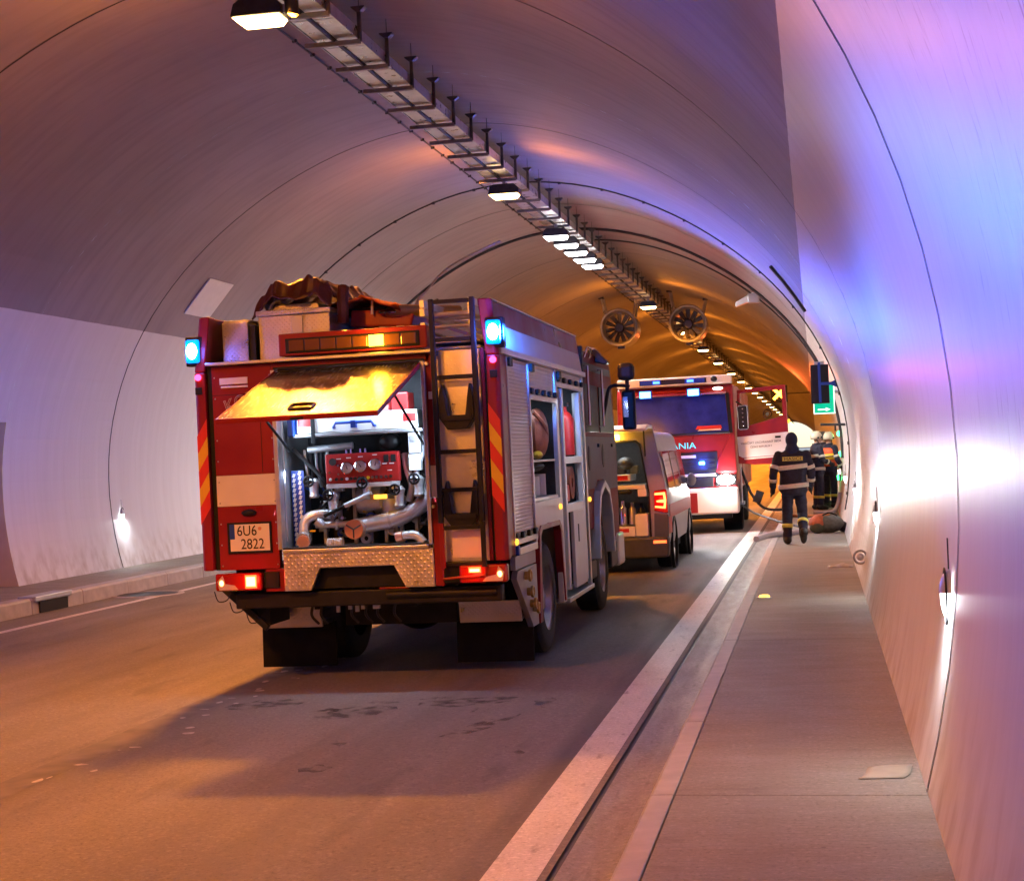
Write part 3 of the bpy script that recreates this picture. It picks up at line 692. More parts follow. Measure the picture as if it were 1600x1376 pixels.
# dropped paper sheet and a rag on the pavement
pp = MB(); rows = 7
rnd = random.Random(3)
for i in range(rows):
    for j in range(rows):
        u, v = i / (rows - 1), j / (rows - 1)
        x = .13 + .22 * u + .07 * v + .01 * math.sin(5 * v); y = 7.80 + .03 * u + .28 * v
        z = .151 + .012 * max(0, math.sin(u * 3.0) * math.sin(v * 2.4)) + (.02 * max(0, u + v - 1.7))
        pp.v.append((x, y, z))
pp.f = [(i * rows + j, i * rows + j + 1, (i + 1) * rows + j + 1, (i + 1) * rows + j) for i in range(rows - 1) for j in range(rows - 1)]
o = pp.build("paper_sheet", mat('paper', (.34, .29, .22), .7, 0, .1, 9), smooth=True); o.modifiers.new("s", 'SOLIDIFY').thickness = .002
tag(o, "crumpled sheet of pale paper lying on the pavement by the right wall", "paper")
rg = MB()
for i in range(9):
    for j in range(6):
        u, v = i / 8, j / 5; rg.v.append((.08 + .33 * u, 21.0 + .35 * v, .15 + .05 * math.sin(PI * u) * math.sin(PI * v) * (.6 + .4 * math.sin(9 * u + 4 * v)) + .004))
rg.f = [(i * 6 + j, i * 6 + j + 1, (i + 1) * 6 + j + 1, (i + 1) * 6 + j) for i in range(8) for j in range(5)]
o = rg.build("rag", mat('grey_rag', (.34, .33, .34), .8, 0, .2, 20, bump=.4), smooth=True); o.modifiers.new("s", 'SOLIDIFY').thickness = .004
tag(o, "grey rag lying on the pavement against the right wall", "rag")
# ------------------------------------------------------------------ the near fire engine (local: x 0 = right flank, -2.5 = left, y forward, z up)
FE = tag(empty("fire_engine", (-2.4202, 12.0134, road_z(-2.4202) + .005), (0, -math.atan(ROAD_S), 0)),
         "red fire engine seen from behind with its rear hatch propped open over the pump", "fire engine")
def P1(name, mb, m, bevel=.004, smooth=False, parent=None): return mb.build(name, m, parent or FE, smooth=smooth, bevel=bevel)
B = MB
# --- rear wall
P1("rear_panel", B().box(-2.37, -1.86, .03, .10, 1.755, 2.645), M['red'])
P1("white_stripe", B().box(-2.37, -1.86, .028, .10, 1.502, 1.753), M['cream'])
P1("rear_panel", B().box(-2.37, -1.86, .03, .10, .985, 1.50), M['red'])
P1("rear_panel", B().prism([(-1.99, .80), (-1.83, .80), (-1.83, .983), (-1.99, .983)], 'y', .04, .10), M['red'])
P1("header_panel", B().box(-1.858, -.54, .03, .10, 2.585, 2.645), M['red'])
P1("ledge", B().box(-2.40, -.50, -.03, .22, 2.647, 2.672), M['alu'])
P1("rear_panel", B().box(-.575, -.505, .03, .10, 1.755, 2.645), M['red'])
P1("white_stripe", B().box(-.575, -.505, .028, .10, 1.502, 1.753), M['cream'])
P1("rear_panel", B().box(-.575, -.505, .03, .10, .80, 1.50), M['red'])
for x0, x1 in ((-1.858, -1.822), (-.608, -.577)): P1("opening_trim", B().box(x0, x1, .0, .10, 1.135, 2.584), M['alu'])
P1("seal", B().box(-1.80, -.62, .012, .03, 2.555, 2.585), M['rubber'])
P1("seal_lip", B().box(-1.83, -.58, -.012, .03, 2.588, 2.606), M['black'])
# tread-plate apron with the trapezoid cut-out
P1("apron", B().prism([(-1.822, .80), (-1.60, .80), (-1.52, .978), (-.905, .978), (-.815, .80), (-.577, .80), (-.577, 1.108), (-1.822, 1.108)], 'y', .012, .06), M['tread'])
P1("sill", B().box(-1.822, -.608, -.012, .10, 1.108, 1.133), M['alu'])
P1("seal", B().box(-1.82, -.61, .0, .04, 1.134, 1.150), M['rubber'])
# --- corner pillars with reflective chevrons
for sgn, xo, xi in ((-1, -2.515, -2.415), (1, .03, -.075)):
    xs = (xo, xi); a, b_ = min(xs), max(xs)
    # rounded outer corner, leaning in at the parapet
    pr = [(xi, .02), (xi, -.004), (xo + (.03 if sgn < 0 else -.03), -.004), (xo, .03), (xo, .12), (xi, .12)]
    P1("corner_pillar", B().prism(pr, 'z', .985, 2.60), M['red'], .012)
    tl = .06 * (1 if sgn < 0 else -1)
    mb = B(); n = len(pr)
    mb.v = [(x, y, 2.602) for x, y in pr] + [(x + tl * .9, y + .02, 3.05) for x, y in pr]
    mb.f = [tuple(range(n)), tuple(range(2 * n - 1, n - 1, -1))] + [(i, i + n, (i + 1) % n + n, (i + 1) % n) for i in range(n)]
    P1("pillar_top", mb, M['red'], .012)
    # chevron bands wrap the rear face: parallelograms 1.5 mm proud
    zz = 1.36; k = 0; w0 = xi; w1 = xo - .012 * sgn
    while zz < 1.95:
        rise = .14; z0, z1 = zz, min(zz + .145, 1.95)
        xs_ = (w0, w1) if sgn > 0 else (w0, w1)
        P1("chevron", B().prism([(xs_[0], z0 + (rise if True else 0)), (xs_[1], z0), (xs_[1], z0 + .143), (xs_[0], z0 + .143 + rise)], 'y', -.0055, -.0042), M['yel'] if k % 2 else M['ored'], 0)
        zz += .145; k += 1
    zc2 = 2.56; xm = (xi + xo) / 2 + .005 * sgn
    P1("marker_lamp", B().cyl((xm, -.018, zc2), (xm, -.004, zc2), .026, 14), M['e_marker'], 0)
    P1("marker_base", B().box(xm - .03, xm + .03, -.012, -.004, zc2 - .14, zc2 - .08), M['black'])
P1("corner_groove", B().box(-2.413, -2.372, .05, .10, .985, 2.645), M['chassis'])
P1("corner_groove", B().box(-.123, -.077, .05, .10, .985, 2.645), M['chassis'])
P1("pillar_strip", B().box(-.128, -.098, .028, .05, .985, 2.66), M['red'])
# blue beacons set into the pillar tops: the optics throw a flat fan of light
def beacon_fan(o, width=.18):
    o.data.use_nodes = True; n = o.data.node_tree.nodes; l = o.data.node_tree.links; e = n["Emission"]
    g = n.new("ShaderNodeNewGeometry"); s = n.new("ShaderNodeSeparateXYZ"); l.new(g.outputs['Incoming'], s.inputs[0])
    def m(op, a, b_):
        x = n.new("ShaderNodeMath"); x.operation = op
        for i, q in enumerate((a, b_)):
            if isinstance(q, (int, float)): x.inputs[i].default_value = q
            else: l.new(q, x.inputs[i])
        return x.outputs[0]
    z = m('DIVIDE', s.outputs[2], width); l.new(m('POWER', 2.718, m('MULTIPLY', m('MULTIPLY', z, z), -1.0)), e.inputs['Strength'])
    return o
for sgn, x in ((-1, -2.50), (1, .0)):
    bz = 2.775
    P1("beacon_base", B().box(x - .075, x + .075, .005, .10, bz - .12, bz + .12), M['black'], .01)
    P1("beacon_lens", B().box(x - .062, x + .057, -.040, .004, bz - .095, bz + .095), M['e_rim'], .02)
    P1("beacon", B().ell((x - .002, -.036, bz), (.046, .030, .066), 16, 10), M['e_blue'], 0, True)
    beacon_fan(lamp("beacon_light", 'POINT', 4000 if sgn < 0 else 780, (.04, .15, 1.0) if sgn < 0 else (.02, .17, 1.0), (x + .16 * sgn, .03, bz), FE, .06))
    lamp("beacon_light", 'POINT', 7 if sgn < 0 else 26, BLUE, (x + (.02 if sgn < 0 else -.02), -.10, bz), FE, .05)
    lamp("beacon_light", 'SPOT', 34 if sgn < 0 else 110, BLUE, (x if sgn < 0 else x + .13, -.12, bz + .06), FE, .12, aim=(0, -.5 if sgn < 0 else .1, 1), angle=140, blend=1.)
# --- amber traffic warning bar in its red housing
P1("warning_bar", B().box(-1.80, -.56, .07, .20, 2.695, 2.875), M['red'], .01)
P1("warning_bar_rim", B().box(-1.74, -.62, .058, .07, 2.715, 2.835), M['black'], .01)
for i in range(8):
    x0 = -1.71 + i * .134
    P1("amber_module", B().box(x0 + .004, x0 + .128, .045, .058, 2.73, 2.82), M['e_amb'] if i == 5 else M['lens_off'], .006)
lamp("amber_light", 'POINT', 8, AMBER, (-1.71 + 5.5 * .134, -.06, 2.775), FE, .04)
# --- hatch, hinged at the top of the opening, half raised
HX0, HX1 = -1.82, -.60
hn = math.atan2(2.575 - 2.165, 1.31)
def hp(u, v, t): # u across, v out along the panel from the hinge, t above the outer skin
    return (u, -v * math.cos(hn) + t * math.sin(hn) * -1, 2.575 - v * math.sin(hn) + t * math.cos(hn))
HT = empty("hatch", (0, .0, 0), parent=FE)
def hbox(name, u0, u1, v0, v1, t0, t1, m, bevel=.004):
    mb = B().add([hp(u, v, t) for t in (t0, t1) for u, v in ((u0, v0), (u1, v0), (u1, v1), (u0, v1))], [(0, 3, 2, 1), (4, 5, 6, 7), (0, 1, 5, 4), (1, 2, 6, 5), (2, 3, 7, 6), (3, 0, 4, 7)])
    return mb.build(name, m, HT, bevel=bevel)
hbox("outer_skin", HX0 + .012, HX1 - .012, .03, 1.36, -.004, .0, M['hatch'], 0)
hbox("frame", HX0, HX1, .02, 1.385, -.035, -.0045, M['red'])
for u0, u1 in ((HX0, HX0 + .011), (HX1 - .011, HX1)): hbox("edge_strip", u0, u1, .02, 1.385, -.0044, .004, M['red'], 0)
hbox("edge_strip", HX0 + .0112, HX1 - .0112, 1.361, 1.385, -.0044, .004, M['red'], 0)
hd_ = MB(); pts = [(-.088, -.05), (-.088, .05), (-.07, .07), (.07, .07), (.088, .05), (.088, -.05), (.07, -.07), (-.07, -.07), (-.088, -.05)]
hd_.tube([hp(-1.23 + a, 1.16 + b_, .008) for a, b_ in pts], .011, 8).build("handle_rim", M['black'], HT, smooth=True)
hbox("handle_lever", -1.29, -1.18, 1.185, 1.205, .001, .012, M['black'])
hbox("latch", -1.25, -1.15, 1.385, 1.40, -.03, -.01, M['black'])
for x in (-.655, -1.78):
    P1("gas_strut", B().tube([hp(x, .72, -.05), (x, .16, 1.93)], .011, 8).tube([hp(x, .3, -.045), hp(x, .72, -.05)], .006, 6), M['black'], 0)
# --- pump bay: liner walls
P1("bay_wall", B().box(-1.86, -1.825, .10, .80, 1.10, 2.58), M['alu_d'])
P1("bay_wall", B().box(-.607, -.575, .10, .80, 1.10, 2.58), M['alu'])
P1("bay_floor", B().box(-1.825, -.607, .06, .80, 1.085, 1.130), M['alu_d'])
P1("bay_roof", B().box(-1.825, -.607, .10, .80, 2.575, 2.60), M['alu_d'])
P1("bay_back", B().box(-1.825, -.607, .78, .80, 1.13, 2.575), M['chassis'])
for x in (-1.812, -.622):
    P1("light_strip", B().box(x - .004, x + .004, .104, .108, 1.2, 2.45), M['alu'], 0)
BAY = (.62, .80, 1.0)
lamp("bay_light", 'AREA', 25, BAY, (-1.22, .15, 2.52), FE, 1.0, aim=(0, .25, -1), sy=.1)
lamp("bay_light", 'AREA', 8, BAY, (-.66, .10, 1.95), FE, .06, aim=(-1, .35, -.3), sy=1.0)
lamp("bay_light", 'AREA', 7, BAY, (-1.77, .10, 1.9), FE, .06, aim=(1, .35, -.3), sy=1.0)
# chequer side strip
P1("chequer_strip", B().box(-1.815, -1.705, .27, .285, 1.14, 1.765), M['eublue'], 0)
ds = None
for i in range(15):
    for j in range(2):
        o = P1("chequer_stud", B().prism([(-.016, -.012), (.004, -.018), (.016, .012), (-.004, .018)], 'y', .262, .27), M['white'], 0) if ds is None else ds.copy()
        if ds is None: ds = o
        else: C.objects.link(o); o.parent = FE
        o.location = (-1.79 + j * .05, 0, 1.165 + i * .04 + j * .02)
# upper drawer with handle and red reflectors
P1("drawer", B().box(-1.72, -.70, .20, .60, 2.065, 2.215), M['white'])
P1("shelf", B().box(-1.80, -.66, .19, .62, 2.035, 2.06), M['alu_d'])
P1("drawer_handle", B().tube([(-1.40, .20, 2.10), (-1.40, .17, 2.10), (-1.38, .165, 2.135), (-1.08, .165, 2.135), (-1.06, .17, 2.10), (-1.06, .20, 2.10)], .012, 8).box(-1.25, -1.21, .15, .20, 2.09, 2.15), M['eublue'], 0)
for x in (-1.71, -.82): P1("reflector", B().box(x, x + .105, .196, .20, 2.12, 2.185), M['redd'], 0)
P1("strap", B().box(-1.60, -1.565, .185, .20, 1.98, 2.22), M['black'])
P1("blue_canister", B().box(-1.795, -1.735, .16, .34, 2.04, 2.21), mat('blue_plastic', (.02, .10, .55), .4), .015)
P1("red_box", B().box(-.94, -.80, .3, .5, 2.22, 2.36), M['redd'], .01)
P1("red_box", B().box(-1.10, -.98, .34, .5, 2.22, 2.32), mat('pink_plastic', (.70, .22, .22), .4), .01)
P1("grey_unit", B().box(-.79, -.69, .20, .3, 1.86, 2.03), M['silver'], .006)
P1("unit_vent", B().box(-.775, -.705, .195, .20, 1.95, 2.00), M['alu_d'], 0)
P1("grey_unit", B().box(-.80, -.70, .22, .3, 1.72, 1.855), M['white'], .006)
P1("vent_hood", B().ell((-.98, .36, 1.965), (.10, .08, .07)), M['black'], 0, True)
P1("cable_duct", B().tube([(-1.68, .34, 1.93), (-1.3, .36, 1.95)], .03, 10), M['alu_d'], 0, True)
P1("hose_guide", B().tube(smooth_path([(-1.8, .3, 1.95), (-1.66, .32, 1.80), (-1.55, .3, 1.68), (-1.5, .3, 1.58)]), .018, 8), M['black'], 0, True)
for i in range(5): P1("hydraulic_hose", B().tube(smooth_path([(-1.72 + i * .05, .36, 1.93), (-1.70 + i * .045, .34, 1.78), (-1.69 + i * .05, .38, 1.62)]), .012, 6), M['black'] if i % 2 else M['alu_d'], 0, True)
# control panel
P1("control_panel", B().box(-1.50, -.885, .22, .30, 1.645, 1.885), mat('panel_red', (.42, .02, .02), .35, 0, .08), .006)
P1("panel_strip", B().box(-1.50, -.885, .215, .26, 1.605, 1.642), M['white'], .003)
for x, z in ((-1.315, 1.768), (-1.20, 1.778), (-1.075, 1.787)):
    g = empty("gauge", (x, .215, z), parent=FE)
    MB().lathe([(.005, .0505), (-.012, .0505), (-.016, .044), (-.008, .040)], 'y', n=24).build("bezel", M['chrome'], g, smooth=True)
    MB().lathe([(-.006, .042), (-.0065, .0005)], 'y', n=24).build("dial", M['white'], g)
    MB().prism([(-.004, -.01), (.004, -.01), (.001, .034)], 'y', -.0095, -.0075).build("needle", M['ink'], g, rot=(0, random.uniform(-.9, .9), 0))
P1("indicator_dial", B().cyl((-1.435, .205, 1.822), (-1.435, .222, 1.822), .03, 18), M['dark'], 0, True)
for i, x in enumerate((-1.46, -1.41, -1.365, -1.32, -1.285, -1.25, -1.215, -1.18, -1.14, -1.105, -1.07, -1.03, -.99, -.95)):
    P1("button", B().cyl((x, .206, 1.678 + .012 * (x + 1.46)), (x, .222, 1.678 + .012 * (x + 1.46)), .013, 10), [M['white'], M['ink'], M['chrome'], M['yel']][3 if i == 8 else (0 if i in (0, 3) else (2 if i > 8 else 1))], 0)
for x, z in ((-1.385, 1.72), (-1.385, 1.79), (-1.46, 1.735)): P1("toggle", B().cyl((x, .19, z), (x, .222, z), .009, 8), M['chrome'], 0)
for i in range(2): P1("display", B().box(-1.005 + i * .06, -.965 + i * .06, .216, .222, 1.80, 1.86), M['ink'], 0)
for x, z in ((-1.385, 1.84), (-1.0, 1.785), (-.94, 1.785), (-.96, 1.73), (-1.3, 1.845), (-1.2, 1.85), (-1.08, 1.86)): P1("print", B().box(x - .02, x + .02, .2175, .2195, z, z + .008), M['white'], 0)
for x in (-1.32, -1.28, -1.2, -1.16): P1("panel_knob", B().cyl((x, .23, 1.887), (x, .23, 1.92), .009, 8), M['chrome'], 0)
# pump pipes, valves with handwheels, the drain cap
big = smooth_path([(-1.27, .26, 1.285), (-1.1, .27, 1.31), (-.95, .28, 1.335), (-.82, .30, 1.385), (-.72, .34, 1.46), (-.66, .40, 1.60), (-.64, .46, 1.72)])
P1("suction_pipe", B().tube(big, .066, 20), M['pipe'], 0, True)
P1("pipe_flange", B().tube([(-1.0, .275, 1.325), (-.98, .277, 1.33)], .074, 20), M['cast'], 0, True)
P1("suction_cap", B().lathe([(.10, .078), (.165, .080), (.19, .078), (.19, .074)], 'y', (-1.25, 0, 1.272), 28).lathe([(.098, .001), (.10, .078)], 'y', (-1.25, 0, 1.272), 28), M['copper'], 0, True)
for a in (0, 2.09, 4.19): P1("cap_lug", B().tube([(-1.25, .096, 1.272), (-1.25 + .07 * math.cos(a + .5), .096, 1.272 + .07 * math.sin(a + .5))], .006, 6), M['dark'], 0)
lp = smooth_path([(-1.50, .30, 1.395), (-1.58, .28, 1.40), (-1.66, .26, 1.385), (-1.71, .25, 1.33), (-1.715, .24, 1.24), (-1.71, .22, 1.20)])
P1("delivery_pipe", B().tube(lp, .042, 16), M['pipe'], 0, True)
P1("delivery_cap", B().tube([(-1.70, .20, 1.195), (-1.69, .13, 1.185)], .052, 18), M['copper'], 0, True)
P1("delivery_coupling", B().tube([(-1.705, .22, 1.215), (-1.70, .17, 1.195)], .062, 18), M['cast'], 0, True)
P1("branch_pipe", B().tube([(-1.62, .27, 1.315), (-1.33, .27, 1.31)], .028, 12).tube([(-1.45, .27, 1.312), (-1.43, .27, 1.312)], .042, 12).tube([(-1.60, .22, 1.35), (-1.55, .24, 1.31)], .036, 12), M['pipe'], 0, True)
P1("pump_rod", B().tube([(-1.53, .22, 1.385), (-1.33, .22, 1.47)], .016, 10), M['black'], 0, True)
P1("pump_rod", B().tube([(-1.35, .22, 1.462), (-1.12, .22, 1.555)], .021, 10), M['pipe'], 0, True)
P1("pump_casing", B().lathe([(-.12, .05), (-.10, .11), (0, .13), (.10, .11), (.12, .05)], 'x', (-1.18, .40, 1.50)), M['cast'], 0, True)
P1("pump_casing", B().lathe([(-.1, .06), (-.06, .10), (.06, .10), (.1, .06)], 'z', (-1.0, .42, 1.44)), M['cast'], 0, True)
for x, z, s_ in ((-1.46, 1.50, 1.), (-.90, 1.52, .9), (-.735, 1.60, .9), (-1.62, 1.62, .85), (-1.17, 1.585, .8)):
    v = empty("valve", (x, .26, z), parent=FE)
    MB().lathe([(-.10 * s_, .04 * s_), (-.08 * s_, .052 * s_), (-.06 * s_, .04 * s_), (.02, .045 * s_), (.06 * s_, .055 * s_), (.09 * s_, .03 * s_)], 'z', n=18).build("valve_body", M['pipe'], v, smooth=True)
    MB().tube([(0, 0, .02), (0, -.09, .05)], .016, 10).build("spindle", M['chrome'], v, smooth=True)
    MB().ring((-.01, -.10, .055), .040, .009, 'y', 18, 8).tube([(-.05, -.10, .055), (.03, -.10, .055)], .007, 6).tube([(-.01, -.10, .015), (-.01, -.10, .095)], .007, 6).build("handwheel", M['black'], v, smooth=True)
P1("elbow", B().tube(smooth_path([(-.92, .24, 1.19), (-.82, .22, 1.205), (-.75, .22, 1.19), (-.71, .22, 1.14)]), .036, 14), M['pipe'], 0, True)
P1("elbow_collar", B().tube([(-.93, .24, 1.19), (-.87, .23, 1.197)], .046, 14), M['copper'], 0, True)
for i in range(9): P1("corrugation", B().lathe([(-.006, .034), (0, .042), (.006, .034)], 'x', (-1.50 + i * .015, .2, 1.165), 16), M['white'], 0, True)
P1("amber_sensor", B().box(-1.10, -1.0, .2, .26, 1.505, 1.54), M['e_drop'], .006)
P1("brass_fitting", B().box(-1.13, -1.10, .2, .26, 1.50, 1.545), M['brass'], .004)
P1("yellow_tag", B().box(-1.65, -1.60, .19, .20, 1.262, 1.278), M['yel'], 0)
for i in range(7): P1("pump_bracket", B().box(-1.6 + i * .13, -1.57 + i * .13, .40, .44, 1.14, 1.38 + .12 * (i % 3)), M['alu_d'], .003)
P1("pipe_run", B().tube(smooth_path([(-.70, .3, 2.0), (-.70, .28, 1.85), (-.745, .26, 1.72), (-.74, .26, 1.66)]), .022, 10), M['pipe'], 0, True)
P1("pipe_run", B().tube(smooth_path([(-.86, .34, 1.86), (-.83, .3, 1.72), (-.80, .3, 1.60), (-.84, .34, 1.48)]), .03, 12), M['pipe'], 0, True)
# small fittings that crowd the bay
r = random.Random(11)
for i in range(46):
    x = r.uniform(-1.66, -.68); z = r.uniform(1.15, 1.62); y = r.uniform(.33, .50); k = r.random()
    if k < .3: P1("fitting", B().cyl((x, y, z), (x + r.uniform(-.02, .02), y - .05, z + r.uniform(-.02, .02)), r.uniform(.012, .03), 12), [M['chrome'], M['cast'], M['brass'], M['pipe']][i % 4], 0, True)
    elif k < .55: P1("bolt_block", B().box(x, x + r.uniform(.03, .08), y - .03, y + .03, z, z + r.uniform(.02, .07)), [M['cast'], M['dark'], M['white'], M['alu_d']][i % 4], .005)
    elif k < .8: P1("bay_hose", B().tube(smooth_path([(x, y, z), (x + r.uniform(-.08, .08), y - .05, z + r.uniform(-.1, .1)), (x + r.uniform(-.15, .15), y - .02, z + r.uniform(-.16, .16))]), r.uniform(.007, .014), 7), [M['black'], M['alu_d'], M['eublue'], M['black']][i % 4], 0, True)
    else: P1("flange", B().lathe([(-.012, .02), (-.012, .045), (.012, .045), (.012, .02)], 'y', (x, y, z), 16), M['cast'], 0, True)
for i in range(7): P1("stencil_label", B().box(-1.62 + i * .13, -1.585 + i * .13, .318, .322, 1.40 + .03 * (i % 3), 1.42 + .03 * (i % 3)), M['yel'] if i % 3 == 0 else M['white'], 0)
# rivets, seams and stickers on the rear wall
rv = None
for x, z in [(-1.79 + i * .197, 1.085) for i in range(7)] + [(-2.345, 1.02 + i * .17) for i in range(10)] + [(-1.875, 1.02 + i * .17) for i in range(10)] + [(-.585, 1.0 + i * .17) for i in range(10)]:
    o = P1("rivet", B().ell((0, 0, 0), (.007, .004, .007), 8, 5), M['alu_d'], 0, True) if rv is None else rv.copy()
    if rv is None: rv = o
    else: C.objects.link(o); o.parent = FE
    o.location = (x, .027 if z != 1.085 else .010, z)
P1("panel_seam", B().box(-2.37, -1.862, .0285, .0305, 2.405, 2.409), M['chassis'], 0)
P1("panel_seam", B().box(-1.97, -1.966, .0275, .0305, 1.765, 2.40), M['chassis'], 0)
P1("sticker", B().box(-1.93, -1.89, .0275, .0295, 2.20, 2.25), M['yel'], 0); P1("sticker", B().box(-.56, -.52, .0275, .0295, 2.28, 2.34), M['cream'], 0)
# --- left-hand details: name strip, lettering, plate with lamp
P1("name_strip", B().box(-2.30, -2.06, .018, .028, 2.49, 2.545), M['cream'], .003)
P1("name_strip", B().box(-2.29, -2.06, .018, .028, 2.462, 2.478), M['cream'], .003)
lt = text("lettering", "KOB", .135, (-2.135, .024, 2.345), (PI / 2, -math.radians(17), 0), mat('lettering_outline', (.52, .36, .26), .4, 0, .05), FE, outline=.0030)
np_ = empty("number_plate", (-2.10, .02, 1.245), parent=FE)
MB().box(-.19, .185, -.008, .008, -.13, .125).build("plate_frame", M['black'], np_, bevel=.004)
MB().box(-.165, .17, -.0115, -.008, -.108, .108).build("plate_sheet", M['plate'], np_)
MB().box(-.168, -.125, -.0135, -.0115, -.01, .11).build("country_band", M['eublue'], np_)
text("plate_text", "6U6", .118, (-.02, -.0145, .052), (PI / 2, 0, 0), M['ink'], np_, sx=.86)
text("plate_text", "2822", .118, (.025, -.0145, -.056), (PI / 2, 0, 0), M['ink'], np_, sx=.86)
MB().cyl((.09, -.0145, .07), (.09, -.0118, .07), .015, 14).build("plate_seal", M['copper'], np_)
P1("plate_lamp", B().ell((-2.10, .02, 1.445), (.065, .03, .028)), M['black'], 0, True)
for x, z in ((-1.84, 2.56), (-.56, 2.56), (-.56, 1.43)): P1("latch_pin", B().cyl((x, -.005, z), (x, .03, z), .014, 10), M['alu'], 0)
# --- tail lamps
def tail(x0, x1, hot, out):
    t = empty("tail_lamp", (0, 0, 0), parent=FE); s = 1 if out > 0 else -1
    MB().box(x0, x1, -.03, .06, .818, .962).build("lamp_case", M['lens_red'], t, bevel=.02)
    a, b_ = hot
    MB().box(a, b_, -.038, -.031, .838 if s < 0 else .90, .945).build("lit_segment", M['e_tail'], t, bevel=.006)
    MB().box(a + .012, b_ - .012, -.0405, -.0385, .855 if s < 0 else .908, .93).build("lit_core", M['e_tailhot'], t, bevel=.004)
    xm = x1 - .07 if s > 0 else x0 + .07
    MB().prism([(xm - .05 * s, .83), (xm + .03 * s, .83), (xm + .045 * s, .90), (xm, .945), (xm - .02 * s, .88), (xm - .10 * s, .865), (xm - .13 * s, .83)], 'y', -.037, -.0305).build("reverse_lens", M['lens_clear'], t)
    MB().ell((xm + .01 * s, -.036, .885), (.02, .01, .025), 10, 6).build("lit_core", M['e_tailhot'], t)
    lamp("tail_light", 'POINT', 1.6, (1, .06, .02), ((a + b_) / 2, -.12, .9), t, .04)
tail(-2.40, -2.0, (-2.14, -2.04), -1); tail(-.37, .02, (-.29, -.19), 1)
P1("lamp_bracket", B().box(-2.0, -1.87, .02, .08, .83, .96), M['black'])
P1("lamp_bracket", B().box(-.50, -.375, .02, .08, .82, .97), M['black'])
# --- ladder on the right of the rear wall
P1("ladder_backing", B().box(-.503, -.13, .055, .08, .985, 2.66), M['tread'])
lad = empty("ladder", (0, 0, 0), parent=FE)
for x in (-.485, -.155):
    MB().box(x - .02, x + .02, -.075, -.03, 1.30, 3.06).build("ladder_rail", M['black'], lad, bevel=.006)
    MB().box(x - .018, x + .018, -.066, -.034, .945, 1.299).build("ladder_rail", M['red'] if x < -.3 else M['black'], lad, bevel=.004)
for z in (3.035, 2.735, 2.44, 1.855, 1.555, 1.26):
    MB().box(-.463, -.177, -.07, -.035, z - .016, z + .016).build("ladder_rung", M['black'], lad, bevel=.004)
for z, h in ((2.12, .16), (1.35, .17)):
    MB().prism([(-.46, z), (-.40, z - .09), (-.24, z - .09), (-.18, z), (-.18, z + h), (-.21, z + h + .11), (-.23, z + h), (-.25, z + .02), (-.39, z + .02), (-.41, z + h), (-.43, z + h + .11), (-.46, z + h)], 'y', -.06, .05).build("ladder_step", M['black'], lad, bevel=.006)
    MB().box(-.44, -.20, -.08, .05, z - .02, z + .015).build("step_tread", M['black'], lad)
MB().tube([(-.49, -.05, .95), (-.49, -.05, .86), (-.15, -.05, .88), (-.15, -.05, .97)], .011, 8).build("lower_bow", M['red'], lad, smooth=True)
P1("lower_step", B().box(-.47, -.17, -.02, .05, .955, .985), M['black'])
P1("white_panel", B().box(-.43, -.17, .045, .054, 1.01, 1.23), M['cream'], .003)
for z in (2.62, 1.5): P1("ladder_mount", B().box(-.50, -.47, -.03, .06, z, z + .04), M['dark']).data
# --- underside
P1("chassis_box", B().box(-2.28, -.24, .14, 1.0, .80, .985), M['chassis'])
P1("underrun_bar", B().box(-2.28, -.06, .10, .22, .66, .785), M['chassis'], .012)
P1("tow_crossmember", B().prism([(-1.55, .80), (-1.47, .965), (-.95, .965), (-.86, .80)], 'y', .2, .35), M['chassis'])
P1("exhaust_beam", B().tube([(-1.0, .12, .735), (-.1, .12, .735)], .04, 12), M['chassis'], 0, True)
P1("bumper_strip", B().box(-1.06, -.82, .09, .1, .785, .80), M['red'])
for x0, x1, f0, f1_ in ((-2.32, -1.79, -2.44, -1.76), (-.58, -.05, -.68, -.01)):
    P1("tread_flap", B().prism([(.80, .60), (.83, .60), (.86, .42), (.83, .42)], 'x', x0, x1), M['tread_s'])
    P1("mudflap", B().prism([(1.12, .44), (1.15, .44), (1.13, .06), (1.10, .05)], 'x', f0, f1_), M['flap'], .006)
    P1("flap_bracket", B().box(x0, x1, .86, 1.13, .43, .47), M['chassis'])
P1("cut_corner_plate", B().prism([(-2.47, .81), (-2.38, .81), (-2.06, .50), (-2.09, .46)], 'y', .25, .30), M['chassis'])
P1("cut_corner_plate", B().prism([(-2.46, .81), (-2.06, .81), (-2.06, .50)], 'y', .30, .78), M['chassis'])
for x in (-1.68, -1.60, -1.34, -1.22, -1.12, -.98): P1("air_line", B().tube(smooth_path([(x, .3, .80), (x + .02, .24, .70), (x - .01, .26, .58), (x + .02, .34, .50)]), .012, 6), M['dark'], 0)
for i, x in enumerate((-1.46, -1.36, -1.30, -1.25)): P1("coupling", B().box(x, x + .028, .205, .23, .60 + .02 * (i % 2), .67), M['alu_d'], 0); 
P1("coupling", B().box(-1.15, -1.09, .2, .23, .62, .66), M['alu_d'], 0)
P1("cross_beam", B().box(-1.60, -.62, .9, 1.0, .42, .80), M['chassis'])
P1("axle", B().tube([(-2.2, 2.1, .5), (-.3, 2.1, .5)], .10, 12).ell((-1.25, 2.1, .5), (.28, .26, .26)), M['chassis'], 0, True)
P1("frame_rail", B().box(-1.68, -1.60, .3, 7.2, .62, .84), M['chassis']); P1("frame_rail", B().box(-.90, -.82, .3, 7.2, .62, .84), M['chassis'])
P1("fuel_tank", B().box(-1.5, -.6, 2.9, 4.4, .38, .9), M['chassis'], .03)
